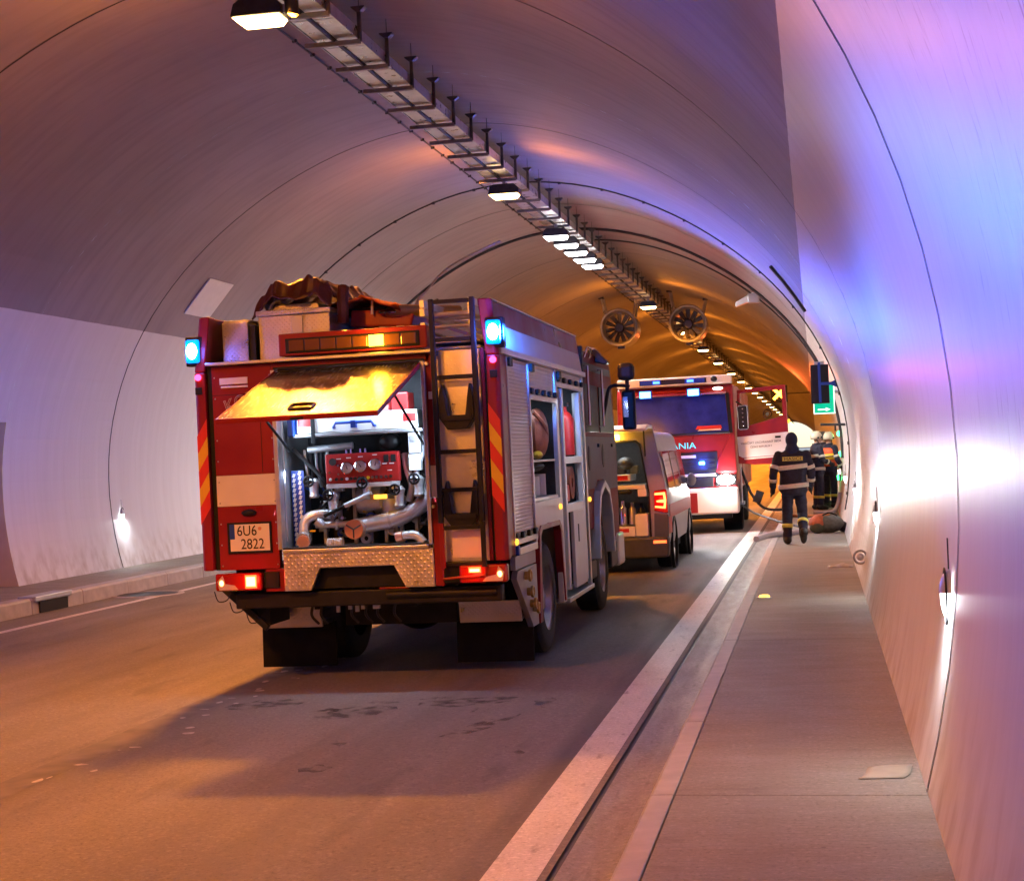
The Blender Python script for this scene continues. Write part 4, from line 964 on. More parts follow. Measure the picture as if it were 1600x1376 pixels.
for k, (x, y, z) in enumerate(((-2.36, -.02, .80), (-2.28, .1, .70), (-2.18, .2, .60))): P1("cable_loop", B().tube(smooth_path([(x - .05, y, z + .02), (x - .02, y, z - .06), (x + .05, y, z - .055), (x + .09, y, z + .0)]), .005, 5), M['black'], 0)
# --- right flank: wheel arch panels, lockers with roller shutters
def flank(name, poly, m, x0=-.05, x1=0., bevel=.004): return P1(name, B().prism(poly, 'x', x0, x1), m, bevel)
flank("lower_panel", [(.50, .86), (1.36, .86), (1.36, .34), (1.10, .34), (.44, .80)], M['alu_d'])
flank("lower_rail", [(.44, .985), (1.42, .985), (1.42, 1.045), (.44, 1.045)], M['alu'], -.05, .012)
flank("lower_panel", [(.44, .87), (1.36, .87), (1.36, .98), (.44, .98)], M['alu_d'], -.05, -.004)
flank("arch_panel", [(1.41, 1.385), (2.93, 1.385), (2.93, 1.0), (2.72, 1.14), (2.05, 1.18), (1.60, 1.14), (1.41, 1.0)], M['cream'], -.05, .002)
flank("arch_panel", [(2.74, .38), (2.93, .38), (2.93, .995), (2.74, 1.11)], M['cream'], -.05, .002)
arch = [(1.37, .34), (1.50, .34), (1.60, 1.08), (1.68, 1.13), (2.62, 1.13), (2.68, 1.08), (2.78, .40), (2.83, .40), (2.74, 1.12), (2.66, 1.175), (1.62, 1.175), (1.52, 1.12)]
flank("arch_trim", arch, M['red'], -.06, .014)
P1("wheel_well", B().box(-.75, -.052, 1.42, 2.80, 1.176, 1.2).box(-.75, -.7, 1.42, 2.80, .5, 1.18), M['chassis'])
# body upright posts and top rail
for y0, y1 in ((.125, .46), (1.43, 1.475), (2.83, 2.95), (4.60, 4.68)): flank("post", [(y0, 1.0 if y0 < 2 else .36 if y0 > 3 else 1.386), (y1, 1.0 if y0 < 2 else .36 if y0 > 3 else 1.386), (y1, 2.615), (y0, 2.615)], M['red'] if y0 < .2 else M['alu'], -.05, .0)
P1("pillar_side_trim", B().box(-.045, .008, .43, .468, .99, 2.615), M['alu'])
flank("top_rail", [(.125, 2.617), (4.70, 2.617), (4.70, 2.665), (.125, 2.665)], M['alu'], -.07, .03)
for x0, tl in ((0., -.055), (-2.5, .055)):
    mb = B(); s = -1 if x0 == 0 else 1
    mb.add([(x0, .125, 2.667), (x0, 4.66, 2.667), (x0 + tl, 4.66, 3.05), (x0 + tl, .14, 3.05), (x0 + s * .06, .125, 2.667), (x0 + s * .06, 4.66, 2.667), (x0 + tl + s * .06, 4.66, 3.05), (x0 + tl + s * .06, .14, 3.05)],
           [(0, 1, 2, 3), (7, 6, 5, 4), (0, 4, 5, 1), (1, 5, 6, 2), (2, 6, 7, 3), (3, 7, 4, 0)])
    P1("parapet", mb, M['cream'] if x0 == 0 else M['red'], .01)
mb = B().add([(.003, .30, 2.90), (.003, 4.62, 2.90), (.003, 4.62, 3.02), (.003, .30, 3.02)], [(0, 1, 2, 3)])
P1("parapet_stripe", B().add([(-.0247, .14, 2.86), (-.0247, 4.655, 2.86), (-.0513, 4.655, 3.045), (-.0513, .145, 3.045)], [(0, 1, 2, 3)]), M['red'], 0)
P1("parapet_cap", B().box(-.075, -.045, .16, 4.66, 3.052, 3.066), M['alu'])
P1("roof_deck", B().box(-2.44, -.06, .22, 4.66, 2.62, 2.66), M['tread'])
# left flank (never seen square on): one panel with its arch
P1("left_flank", B().prism([(.12, 1.0), (1.4, 1.0), (1.5, 1.12), (2.7, 1.12), (2.8, 1.0), (2.93, .38), (4.66, .38), (4.66, 2.66), (.12, 2.66)], 'x', -2.5, -2.45), M['red'])
def shutter(y0, y1, z0, z1, m):
    mb = B(); n = int((z1 - z0) / .03); pts = []
    for i in range(n):
        z = z0 + (z1 - z0) * i / n; h = (z1 - z0) / n
        pts += [(-.022, z), (-.0165, z + h * .2), (-.016, z + h * .55), (-.017, z + h * .85)]
    pts.append((-.035, z1))
    for y in (y0, y1): mb.v += [(x, y, z) for x, z in pts]
    k = len(pts); mb.f = [(i, i + 1, k + i + 1, k + i) for i in range(k - 1)]
    o = P1("roller_shutter", mb, m, 0); o['kind'] = 'stuff'; return o
sh_m = mat('shutter_slats', (.68, .67, .69), .34, .55, .05, 6, rvar=.05)
shutter(.47, 1.43, 1.13, 2.61, sh_m); shutter(1.476, 2.83, 2.34, 2.61, sh_m); shutter(2.95, 4.60, 2.50, 2.61, sh_m)
for y0, y1, z in ((.475, 1.42, 1.07), (1.48, 2.82, 2.29), (2.96, 4.59, 2.455)):
    bar = empty("shutter_bar", (0, 0, 0), parent=FE)
    MB().box(-.03, .004, y0, y1, z, z + .045).build("bar", M['alu'], bar, bevel=.004)
    n = 4 if y1 - y0 > 1 else 3
    for i in range(n + 1):
        yy = y0 + .03 + (y1 - y0 - .06) * i / n
        MB().box(-.012, .02, yy - .05, yy + .05, z + .046, z + .10).build("bar_knob", M['black'], bar, bevel=.01)
for y in (.47, 1.48, 2.96): P1("shutter_hinge", B().box(.0, .03, y - .03, y + .10, 2.53, 2.60), M['black'])
for y, z in ((.455, 1.10), (2.74, 1.30), (4.70, 1.30)):
    P1("side_marker", B().ell((.012, y, z), (.018, .035, .028), 10, 6), M['e_drop'], 0, True)
P1("blue_strobe_case", B().box(.0, .03, .43, .50, .99, 1.07), M['eublue'])
# interior of the lockers
def locker(y0, y1, z0, z1, d=.52):
    P1("locker_liner", B().box(-d - .02, -d, y0, y1, z0, z1), M['chassis'])
    P1("locker_liner", B().box(-d, -.04, y0 - .02, y0, z0, z1), M['alu_d'])
    P1("locker_liner", B().box(-d, -.04, y1, y1 + .02, z0, z1), M['dark'])
    P1("locker_liner", B().box(-d, -.02, y0, y1, z0 - .03, z0), M['alu'])
    P1("locker_liner", B().box(-d, -.02, y0, y1, z1, z1 + .02), M['alu_d'])
locker(1.48, 2.82, 1.415, 2.60); locker(2.97, 4.59, .40, 2.60)
lamp("locker_light", 'AREA', 3.5, BAY, (-.10, 2.15, 2.30), FE, .06, aim=(-.3, .1, -1), sy=1.1)
lamp("locker_light", 'AREA', 11, BAY, (-.04, 3.7, 2.43), FE, .06, aim=(-.3, .1, -1), sy=1.3)
# breathing apparatus set, helmet and tools in locker two
P1("breathing_set", B().ell((-.12, 2.40, 2.00), (.10, .26, .24), 14, 10).tube(smooth_path([(-.1, 2.1, 2.2), (-.03, 2.25, 2.08), (-.05, 2.45, 1.95), (-.12, 2.5, 1.84)]), .02, 6), M['brown'], 0, True)
P1("yellow_valve", B().ell((-.10, 2.25, 1.80), (.05, .09, .04), 10, 6), M['yel'], 0, True)
P1("locker_shelf", B().box(-.50, -.03, 1.49, 2.81, 1.735, 1.755), M['alu'])
P1("helmet_bag", B().ell((-.2, 2.2, 1.695), (.16, .34, .055), 14, 8), M['black'], 0, True)
for y, r, m, z1 in ((1.72, .05, 'silver', 1.62), (2.0, .035, 'silver', 1.64), (2.22, .05, 'white', 1.60), (2.5, .06, 'silver', 1.62)):
    P1("tool_cylinder", B().cyl((-.14, y, 1.42), (-.14, y, z1), r, 14), M[m], 0, True)
P1("lit_lamp", B().box(-.10, -.07, 1.80, 1.86, 1.64, 1.70), M['e_strip'], 0)
# tall racks, red extinguisher and pull-outs in locker three
for y in (3.12, 4.28):
    P1("rack_frame", B().box(-.05, .008, y, y + .10, .47, 2.44), M['white'], .006)
    P1("rack_frame", B().box(-.09, -.02, y + .12, y + .19, .47, 2.44), M['alu'], .006)
P1("rack_bar", B().box(-.06, .006, 3.22, 4.28, 1.70, 1.77), M['white'], .004)
P1("rack_bar", B().box(-.06, .006, 3.22, 4.28, 1.22, 1.30), M['white'], .004)
P1("drop_door", B().box(-.03, .006, 3.55, 4.30, .45, 1.22), M['white'], .006)
P1("door_slot", B().box(.004, .010, 3.80, 3.86, .90, 1.08), M['ink'], .002)
P1("locker_step", B().box(-.12, .03, 2.95, 4.62, .36, .405), M['alu'], .006)
P1("extinguisher", B().lathe([(1.78, .001), (1.79, .085), (2.16, .085), (2.22, .05), (2.24, .02), (2.30, .018)], 'z', (-.105, 4.02, 0), 18), M['redd'], 0, True)
P1("extinguisher_valve", B().box(-.135, -.075, 3.98, 4.10, 2.29, 2.33), M['black'])
P1("hose_roll", B().lathe([(-.06, .05), (-.06, .17), (.06, .17), (.06, .05)], 'x', (-.12, 4.0, 1.50), 22), M['brown'], 0, True)
P1("tool_box", B().box(-.20, -.07, 3.7, 3.86, 1.31, 1.48), M['redd'], .01)
P1("coiled_hose", B().lathe([(-.05, .1), (-.05, .22), (.05, .22), (.05, .1)], 'x', (-.2, 3.34, .95), 24), M['black'], 0, True)
P1("branch_nozzle", B().cyl((-.12, 3.38, .52), (-.12, 3.42, .85), .05, 12), M['redd'], 0, True)
# brass outlets on the lower panel
for y, z in ((.80, .80), (.88, .66), (1.0, .55), (1.12, .50)):
    P1("outlet", B().lathe([(0, .035), (.03, .035), (.035, .05), (.055, .05), (.057, .04), (.045, .035), (.045, .001)], 'x', (0, y, z), 18), M['brass'], 0, True)
# --- wheels
def wheel(x, y, R=.50, W=.30, parent=None, side=1, rim=None):
    wl = empty("wheel", (x, y, R), parent=parent)
    s = side
    pr = [(-.5, .60), (-.5, .86), (-.46, .95), (-.36, 1.0), (.36, 1.0), (.46, .95), (.5, .86), (.5, .60)]
    MB().lathe([(t * W, r * R) for t, r in pr], 'x', n=40).build("tyre", M['rubber'], wl, smooth=True)
    for k in (-.22, -.02, .18): MB().lathe([(k * W, R * 1.0), (k * W, R * 1.004), ((k + .12) * W, R * 1.004), ((k + .12) * W, R)], 'x', n=40).build("tread_rib", M['rubber'], wl)
    MB().lathe([(s * .49 * W, .63 * R), (s * .42 * W, .57 * R), (s * .10 * W, .52 * R), (s * .14 * W, .34 * R), (s * .30 * W, .30 * R), (s * .34 * W, .10 * R), (s * .34 * W, .001)], 'x', n=32).build("rim", rim or M['rim'], wl, smooth=True)
    for i in range(8):
        a = 2 * PI * i / 8
        MB().cyl((s * .12 * W, .26 * R * math.cos(a), .26 * R * math.sin(a)), (s * .34 * W, .26 * R * math.cos(a), .26 * R * math.sin(a)), .022, 8).build("wheel_nut", M['chrome'], wl)
    return wl
wheel(-.19, 2.1, parent=FE); wheel(-.19, 5.85, parent=FE)
wheel(-2.31, 2.1, parent=FE, side=-1); wheel(-2.31, 5.85, parent=FE, side=-1)
wheel(-.52, 2.1, parent=FE); wheel(-1.98, 2.1, parent=FE, side=-1)
# --- crew cab
P1("cab_body", B().prism([(4.78, .95), (5.25, .95), (5.34, 1.30), (5.55, 1.46), (6.15, 1.46), (6.36, 1.30), (6.45, .75), (7.45, .75), (7.52, 1.7), (7.30, 2.75), (7.1, 2.93), (4.78, 2.93)], 'x', -2.42, -.03), mat('cab_red', (.16, .01, .014), .5, 0, .1, 3, spec=.08), .03)
P1("cab_lower_side", B().prism([(4.80, 1.40), (5.40, 1.40), (5.60, 1.49), (6.1, 1.49), (6.4, 1.36), (7.40, 1.36), (7.45, 1.62), (7.42, 1.98), (4.80, 1.98)], 'x', -.03, -.024), mat('cab_silver', (.11, .10, .13), .5, 0, .08, 4, spec=.15), 0)
P1("cab_side_band", B().box(-.03, -.025, 4.80, 7.20, 2.72, 2.80), M['black'], 0)
for y0, y1 in ((4.92, 5.9), (6.05, 7.1)):
    P1("side_window", B().prism([(y0, 2.03), (y1 + (.2 if y1 > 7 else 0), 2.03), (y1, 2.56), (y0, 2.56)], 'x', -.03, -.018), M['tinted'] if False else mat('dark_glazing', (.006, .006, .010), .3, 0, .05, spec=.05), .004)
    P1("door_handle", B().box(-.03, .0, y1 - .16, y1 - .02, 1.86, 1.90), M['black'])
P1("windscreen", B().add([(-2.35, 7.49, 1.75), (-.10, 7.49, 1.75), (-.10, 7.28, 2.72), (-2.35, 7.28, 2.72)], [(0, 1, 2, 3)]), mat('screen_glazing', (.012, .012, .018), .06, 0, .05, coat=.6), 0)
P1("bellows", B().box(-2.36, -.10, 4.69, 4.78, .95, 2.86), M['black'], .01)
P1("air_intake", B().box(-.16, .0, 4.70, 4.80, 2.02, 2.96), M['black'], .015)
P1("front_bumper", B().box(-2.46, .0, 7.1, 7.62, .40, .80), M['white'], .03)
P1("front_arch", B().prism([(5.20, .62), (5.26, .62), (5.33, 1.05), (5.50, 1.30), (5.85, 1.40), (6.20, 1.30), (6.37, 1.05), (6.44, .62), (6.50, .62), (6.43, 1.10), (6.24, 1.37), (5.85, 1.48), (5.46, 1.37), (5.27, 1.10)], 'x', -.10, .035), M['silver'], .01)
P1("cab_step", B().box(-.35, -.02, 4.80, 5.22, .42, .62), M['black'], .02); P1("cab_step", B().box(-.35, -.02, 6.5, 7.1, .42, .72), M['black'], .02)
P1("side_oval", B().ell((-.022, 5.05, 1.74), (.012, .10, .14), 14, 8), M['ink'], 0, True)
P1("side_oval", B().ell((-.022, 6.2, 1.76), (.012, .12, .14), 14, 8), M['ink'], 0, True)
for y in (4.86, 6.0): P1("grab_handle", B().tube([(-.02, y, 2.1), (.03, y, 2.1), (.03, y, 2.75), (-.02, y, 2.75)], .014, 8), M['chrome'], 0, True)
P1("grab_handle", B().tube([(-.02, 5.0, 2.85), (.02, 5.0, 2.96), (.02, 5.3, 2.96), (-.02, 5.4, 2.87)], .012, 8), M['chrome'], 0, True)
# mirror assembly on its arm, plus the ramp mirror above
mr = empty("mirror", (0, 0, 0), parent=FE)
MB().tube(smooth_path([(-.06, 6.45, 2.10), (-.0, 6.45, 2.35), (.06, 6.45, 2.56), (.20, 6.45, 2.58), (.30, 6.45, 2.56)]), .022, 8).build("mirror_arm", M['black'], mr, smooth=True)
MB().box(.20, .36, 6.40, 6.50, 2.05, 2.52).build("main_mirror", M['black'], mr, bevel=.03)
MB().box(.215, .275, 6.392, 6.402, 2.20, 2.44).build("mirror_glass", M['chrome'], mr)
MB().box(.168, .362, 6.38, 6.51, 2.635, 2.84).build("wide_mirror", M['black'], mr, bevel=.05)
MB().tube([(.27, 6.45, 2.52), (.27, 6.45, 2.64)], .024, 8).build("mirror_neck", M['black'], mr)
MB().tube([(-.10, 6.0, 2.55), (-.06, 6.0, 2.95)], .020, 8).build("post", M['chrome'], mr, smooth=True)
MB().prism([(-.11, 2.99), (-.02, 2.99), (.12, 2.83), (.10, 2.81), (-.11, 2.86)], 'y', 5.93, 6.10).build("ramp_mirror", M['black'], mr, bevel=.01)
MB().ell((-.06, 6.0, 2.985), (.05, .05, .03), 10, 6).build("work_lamp", M['silver'], mr, smooth=True)
# --- fixed on the roof: water monitor and whip aerial
mo = empty("water_monitor", (-.98, .85, 2.66), parent=FE)
MB().lathe([(0, .12), (.02, .12), (.04, .06), (.22, .06), (.25, .09), (.28, .06)], 'z', n=18).build("swivel", M['brass'], mo, smooth=True)
MB().tube(smooth_path([(0, 0, .26), (-.02, -.02, .36), (-.06, -.08, .40), (.02, -.12, .41), (.16, 0, .41), (.42, .4, .42)]), .05, 14).build("barrel", M['brass'], mo, smooth=True)
MB().ring((-.06, -.10, .40), .085, .018, 'z', 22, 8).build("handwheel", M['chrome'], mo, smooth=True)
MB().cyl((.22, .05, .44), (.30, .16, .50), .018, 8).build("grip", M['black'], mo)
P1("aerial", B().tube(smooth_path([(-.95, 1.0, 2.9), (-.86, 1.0, 3.16), (-.78, 1.0, 3.24), (-.55, .98, 3.44), (-.1, .96, 3.62)]), [.012] * 12 + [.009] * 13, 6), M['alu_d'], 0)
# --- carried on the roof
fxf = FE.matrix_basis.copy() if False else None
def on_roof(name, label, cat, group=None):
    o = tag(empty(name, FE.location, FE.rotation_euler), label, cat, group); return o
b1 = on_roof("roof_locker", "narrow tread-plate locker at the left edge of the fire engine's roof", "roof box", "tread-plate boxes on the fire engine's roof")
B().box(-2.335, -2.11, .22, 2.6, 2.675, 3.01).build("box_body", M['tread_s'], b1, bevel=.006)
B().box(-2.33, -2.10, .25, 2.62, 3.012, 3.03).build("lid", M['alu_d'], b1, bevel=.004)
B().box(-2.108, -2.06, .25, 2.5, 2.68, 2.98).build("side_plate", M['chassis'], b1)
b2 = on_roof("roof_locker", "wide tread-plate box on the fire engine's roof, under the dark tarpaulin", "roof box", "tread-plate boxes on the fire engine's roof")
B().box(-2.045, -1.43, .30, 3.6, 2.675, 3.05).build("box_body", M['tread_s'], b2, bevel=.006)
B().box(-2.06, -1.415, .28, 3.62, 3.053, 3.095).build("lid", M['tread_s'], b2, bevel=.006)
B().box(-1.76, -1.66, .29, .30, 2.90, 3.04).build("latch", M['alu_d'], b2, bevel=.004)
B().prism([(-1.96, 3.097), (-1.93, 3.15), (-1.56, 3.15), (-1.54, 3.097)], 'y', .40, 1.4).build("top_tray", M['tread_s'], b2, bevel=.006)
# crumpled tarpaulin thrown over the box
tp = on_roof("tarpaulin", "crumpled dark red tarpaulin thrown over the box on the fire engine's roof", "tarpaulin")
def cloth(x0, x1, y0, y1, nx, ny, fz, m, nm, seed):
    mb = MB(); r = random.Random(seed)
    for i in range(nx + 1):
        for j in range(ny + 1):
            u, v = i / nx, j / ny; x = x0 + (x1 - x0) * u; y = y0 + (y1 - y0) * v
            nzv = noise.noise(Vector((x * 4 + seed, y * 3, seed))); n2 = noise.noise(Vector((x * 11, y * 9 + seed, 2.)))
            dx, dz = fz(u, v); mb.v.append((x + dx + .05 * nzv, y + .05 * n2, dz + .07 * abs(nzv) + .055 * abs(n2) - .02))
    mb.f = [(i * (ny + 1) + j, i * (ny + 1) + j + 1, (i + 1) * (ny + 1) + j + 1, (i + 1) * (ny + 1) + j) for i in range(nx) for j in range(ny)]
    o = mb.build(nm, m, tp, smooth=True); s = o.modifiers.new("s", 'SOLIDIFY'); s.thickness = .012
    return o
def f1(u, v):
    edge = min(u / .25, (1 - u) / .16, 1.); e2 = .55 + .45 * min(v / .06, 1.)
    return 0, 3.13 + .17 * (max(0, edge) ** .7) * (.35 + .65 * e2) + .05 * u * e2 - (.09 if v < .03 else 0)
cloth(-2.10, -1.40, .27, 1.9, 44, 40, f1, M['darkred_tarp'], "sheet", 3)
def f2(u, v):
    return 0, 3.11 + .09 * math.sin(PI * u) - .035 * u + .012 * v
cloth(-1.50, -.93, .55, 3.2, 30, 50, f2, M['orange'], "folded_sheet", 9)
B().tube(smooth_path([(-1.36, .5, 3.27), (-1.36, .46, 3.18), (-1.36, .46, 3.06), (-1.37, .48, 2.98)]), .05, 8).build("hanging_fold", M['darkred_tarp'], tp, smooth=True)
st = on_roof("stretcher", "orange red rescue stretcher lying along the fire engine's roof behind the tarpaulin", "stretcher")
B().prism([(-1.40, 2.96), (-.86, 2.93), (-.83, 3.04), (-.90, 3.07), (-1.38, 3.10)], 'y', .75, 2.9).build("shell", mat('stretcher_shell', (.45, .05, .03), .4, 0, .2, 6), st, bevel=.02)
for y in (.8, 1.4, 2.0): B().box(-1.42, -.84, y, y + .05, 3.055, 3.115).build("strap", M['black'], st)
B().tube([(-1.18, .72, 3.17), (-1.18, .70, 3.05)], .012, 8).build("buckle", M['white'], st)
for x in (-1.30, -1.10, -.95): B().box(x - .03, x + .03, .72, 2.8, 2.67, 2.94).build("support", M['alu_d'], st)
for x in (-1.22, -1.0): B().box(x - .03, x + .03, .66, .72, 2.76, 2.9).build("clamp", M['black'], st)
ldr = on_roof("roof_ladder", "aluminium ladder lying on the fire engine's roof behind the black rear ladder", "ladder")
for x in (-.66, -.26):
    for z in (2.86, 2.97, 3.04): B().box(x - .02, x + .02, .35, 4.4, z, z + .06).build("stile", M['alu'], ldr)
for i in range(9): B().cyl((-.66, .6 + i * .42, 3.0), (-.26, .6 + i * .42, 3.0), .016, 8).build("rung", M['alu'], ldr)
for i in range(3): B().cyl((-.66, .40 + i * .06, 2.78 + i * .1), (-.26, .40 + i * .06, 2.78 + i * .1), .018, 8).build("rung", M['alu'], ldr)
for z in (2.75, 2.70): B().box(-.70, -.22, .5, 4.2, z, z + .02).build("ladder_gantry", M['alu_d'], ldr)
# ------------------------------------------------------------------ crew van with its tailgate up (local: x right, y forward from the rear, z up)
VX = -3.15
VN = tag(empty("van", (VX, 23.2, road_z(VX) + .003), (0, -math.atan(ROAD_S), 0)),
         "white and red crew van with its tailgate raised, parked between the two fire engines", "van")
def V(name, mb, m, bevel=.004, smooth=False, parent=None): return mb.build(name, m, parent or VN, smooth=smooth, bevel=bevel)
glz = mat('van_glazing', (.012, .012, .016), .06, 0, .05, coat=.6)
def van_sec(z0, zw, zt, wb, ww, wt, r=.16):        # right half of a cross-section, bottom to roof centre
    pts = [(wb, z0), (wb + .02, z0 + .1), (ww, (z0 + zw) / 2), (ww, zw)]
    for i in range(7):
        a = i / 6 * PI / 2
        pts.append((wt - r + r * math.cos(a) + (ww - wt) * (1 - i / 6) * .0, zt - r + r * math.sin(a)))
    pts.append((0, zt + .02))
    return pts
secs = [(0.0, van_sec(.42, 1.15, 2.06, .90, .945, .80)), (.12, van_sec(.40, 1.15, 2.09, .92, .95, .82)), (1.2, van_sec(.38, 1.15, 2.10, .92, .955, .83)), (3.3, van_sec(.38, 1.15, 2.09, .92, .955, .82)),
        (3.7, van_sec(.38, 1.15, 2.02, .92, .95, .78)), (4.35, van_sec(.38, 1.10, 1.40, .92, .94, .74, .10)), (4.8, van_sec(.40, .95, 1.16, .90, .91, .76, .12)), (5.0, van_sec(.45, .8, .95, .74, .76, .66, .12))]
mb = MB()
for y, s in secs:
    full = [(x, z) for x, z in s] + [(-x, z) for x, z in reversed(s[:-1])]
    mb.v += [(x, y, z) for x, z in full]
n_ = len(full)
mb.f = [(i * n_ + j, i * n_ + j + 1, (i + 1) * n_ + j + 1, (i + 1) * n_ + j) for i in range(len(secs) - 1) for j in range(n_ - 1)]
mb.f += [(i * n_, (i + 1) * n_, (i + 1) * n_ + n_ - 1, i * n_ + n_ - 1) for i in range(len(secs) - 1)]
mb.f.append(tuple((len(secs) - 1) * n_ + j for j in range(n_)))
V("body", mb, M['silver'], 0, True).modifiers.new("s", 'SOLIDIFY').thickness = .03
# rear frame round the opening
V("rear_frame", MB().prism([(-.95, .50), (-.95, 1.2), (-.80, 2.08), (.80, 2.08), (.95, 1.2), (.95, .50), (.70, .50), (.70, 1.18), (.60, 1.90), (.54, 1.96), (-.54, 1.96), (-.60, 1.90), (-.70, 1.18), (-.70, .50)], 'y', -.01, .06), mat('van_rear_frame', (.26, .25, .25), .4, 0, .05), .012)
V("frame_seal", MB().tube([(-.69, -.012, .52), (-.69, -.012, 1.18), (-.585, -.012, 1.89), (-.53, -.012, 1.945), (.53, -.012, 1.945), (.585, -.012, 1.89), (.69, -.012, 1.18), (.69, -.012, .52)], .014, 6), M['black'], 0)
V("rear_bumper", MB().prism([(-.95, .22), (.95, .22), (.97, .40), (.96, .52), (-.96, .52), (-.97, .40)], 'y', -.16, .06), mat('bumper_plastic', (.05, .052, .055), .55, 0, .15, 10), .03)
V("underbody", MB().box(-.80, .80, .1, 4.6, .20, .42), M['chassis'])
for s in (-1, 1):
    tl = empty("tail_lamp", (0, 0, 0), parent=VN)
    MB().prism([(s * .755, .90), (s * .965, .86), (s * .955, 1.22), (s * .765, 1.20)], 'y', -.035, .02).build("lamp_case", M['lens_red'], tl, bevel=.012)
    if s > 0:
        MB().prism([(.775, 1.165), (.93, 1.175), (.945, 1.06), (.93, .93), (.775, .95), (.775, .975), (.90, .965), (.91, 1.02), (.80, 1.03), (.80, 1.055), (.91, 1.065), (.90, 1.135), (.775, 1.135)], 'y', -.042, -.036).build("lit_segment", emit('van_tail_glow', (1, .13, .03), 9), tl)
        lamp("tail_light", 'POINT', 2.5, (1, .06, .02), (.87, -.15, 1.05), tl, .05)
V("corner_trim", MB().prism([(.74, .50), (.955, .50), (.965, .84), (.755, .87)], 'y', -.03, .015), mat('corner_plastic', (.07, .075, .08), .5, 0, .1), .01)
V("reflector_glow", MB().box(.74, .93, -.17, -.161, .43, .47), M['e_tail'], 0)  # no lamp: the reflector's returned light is set as emission
# tailgate lifted horizontally above the opening, seen on edge
tg = empty("tailgate", (0, 0, 0), parent=VN)
MB().prism([(.04, 2.10), (-.10, 2.17), (-.62, 2.18), (-1.02, 2.12), (-1.02, 2.08), (-.62, 2.12), (-.10, 2.12), (.02, 2.07)], 'x', -.80, .80).build("panel", M['silver'], tg, bevel=.02)
MB().box(-.6, .6, -.7, -.2, 2.105, 2.118).build("window", glz, tg)
for s in (-1, 1): MB().tube([(s * .66, .0, 1.72), (s * .70, -.42, 2.10)], .012, 8).build("gas_strut", M['black'], tg)
# fittings inside the load bay
V("bay_partition", MB().box(-.8, .8, 1.5, 1.53, .45, 2.0), M['dark'])
V("bay_floor", MB().box(-.8, .8, .06, 1.5, .50, .53), M['alu_d'])
V("shelf", MB().box(-.70, .64, .02, 1.1, 1.235, 1.295), M['white'], .008)
V("shelf_bracket", MB().box(.52, .66, .01, .3, 1.12, 1.232), M['white'], .01)
V("shelf_strap", MB().tube([(.0, .0, 1.20), (.12, -.01, 1.19), (.34, -.01, 1.19), (.42, .0, 1.20)], .022, 8).ell((.40, -.005, 1.20), (.04, .03, .04)), M['black'], 0, True)
V("equipment_case", MB().box(-.68, .42, .04, .8, 1.36, 1.455), M['white'], .01)
V("case_label", MB().box(.16, .38, .034, .04, 1.375, 1.44), M['redd'], 0)
V("lower_drawer", MB().box(-.60, .46, -.03, .7, .535, .685), M['white'], .01)
V("drawer_label", MB().box(.14, .37, -.036, -.03, .60, .655), M['redd'], 0)
V("drawer_side", MB().box(.465, .66, -.02, .5, .535, .86), M['white'], .015)
r = random.Random(4)
for i in range(9):
    x = -.55 + i * .135; h = r.uniform(.12, .38); m = [M['black'], M['chrome'], M['alu_d'], M['black'], M['cast']][i % 5]
    V("equipment_bottle", MB().lathe([(0, .001), (.0, .055), (h * .7, .055), (h * .8, .03), (h, .028), (h, .001)], 'z', (x, .25 + .05 * (i % 3), .70), 14), m, 0, True)
for i in range(6):
    x = -.5 + i * .19; V("radio_unit", MB().box(x - .06, x + .06, .3, .5, 1.46, 1.56 + r.uniform(0, .12)), [M['black'], M['dark'], M['grey']][i % 3], .01)
for i in range(3): V("helmet", MB().ell((-.4 + i * .36, .34, 1.62), (.13, .15, .10)), [M['black'], M['helmd'], M['dark']][i], 0, True)
V("bay_lamp", MB().box(-.2, .35, .5, .62, 1.985, 2.0), M['e_strip'], 0)
lamp("bay_light", 'AREA', 6, (1, .9, .72), (0, .25, 1.93), VN, .9, aim=(0, .15, -1), sy=.2)
# right side: red stripes, windows, mirror, wheels
for y0, y1, z0, z1, m in ((.3, 4.2, .78, .98, 'redd'), (.10, .55, .55, .80, 'ored'), (.15, 3.6, 1.70, 1.78, 'redd')):
    V("side_stripe", MB().box(.957, .962, y0, y1, z0, z1) if z0 < 1.2 else MB().add([(.884, y0, z0), (.884, y1, z0), (.870, y1, z1), (.870, y0, z1)], [(0, 1, 2, 3)]), M[m], 0)
for y0, y1 in ((.35, 1.35), (1.5, 2.5), (2.65, 3.55)):
    V("side_window", MB().add([(.962, y0, 1.22), (.962, y1, 1.22), (.872, y1, 1.78), (.872, y0, 1.78)], [(0, 1, 2, 3)]), glz, 0)
V("windscreen", MB().add([(-.80, 4.34, 1.43), (.80, 4.34, 1.43), (.70, 3.74, 1.98), (-.70, 3.74, 1.98)], [(0, 1, 2, 3)]), glz, 0)
V("wing_mirror", MB().ell((1.03, 3.75, 1.27), (.08, .06, .11)).box(.93, 1.0, 3.72, 3.78, 1.20, 1.24), M['silver'], 0, True)
V("front_lamp", MB().ell((.72, 4.86, .86), (.14, .10, .10)), M['lens_clear'], 0, True)
for x in (-.80, .80):
    for y in (.95, 3.95): wheel(x, y, .335, .22, VN, 1 if x > 0 else -1)
for y in (.95, 3.95): V("wheel_arch", MB().lathe([(.92, .36), (.966, .36), (.966, .42), (.92, .42)], 'x', (0, y, .36), 28), M['chassis'], 0, True)
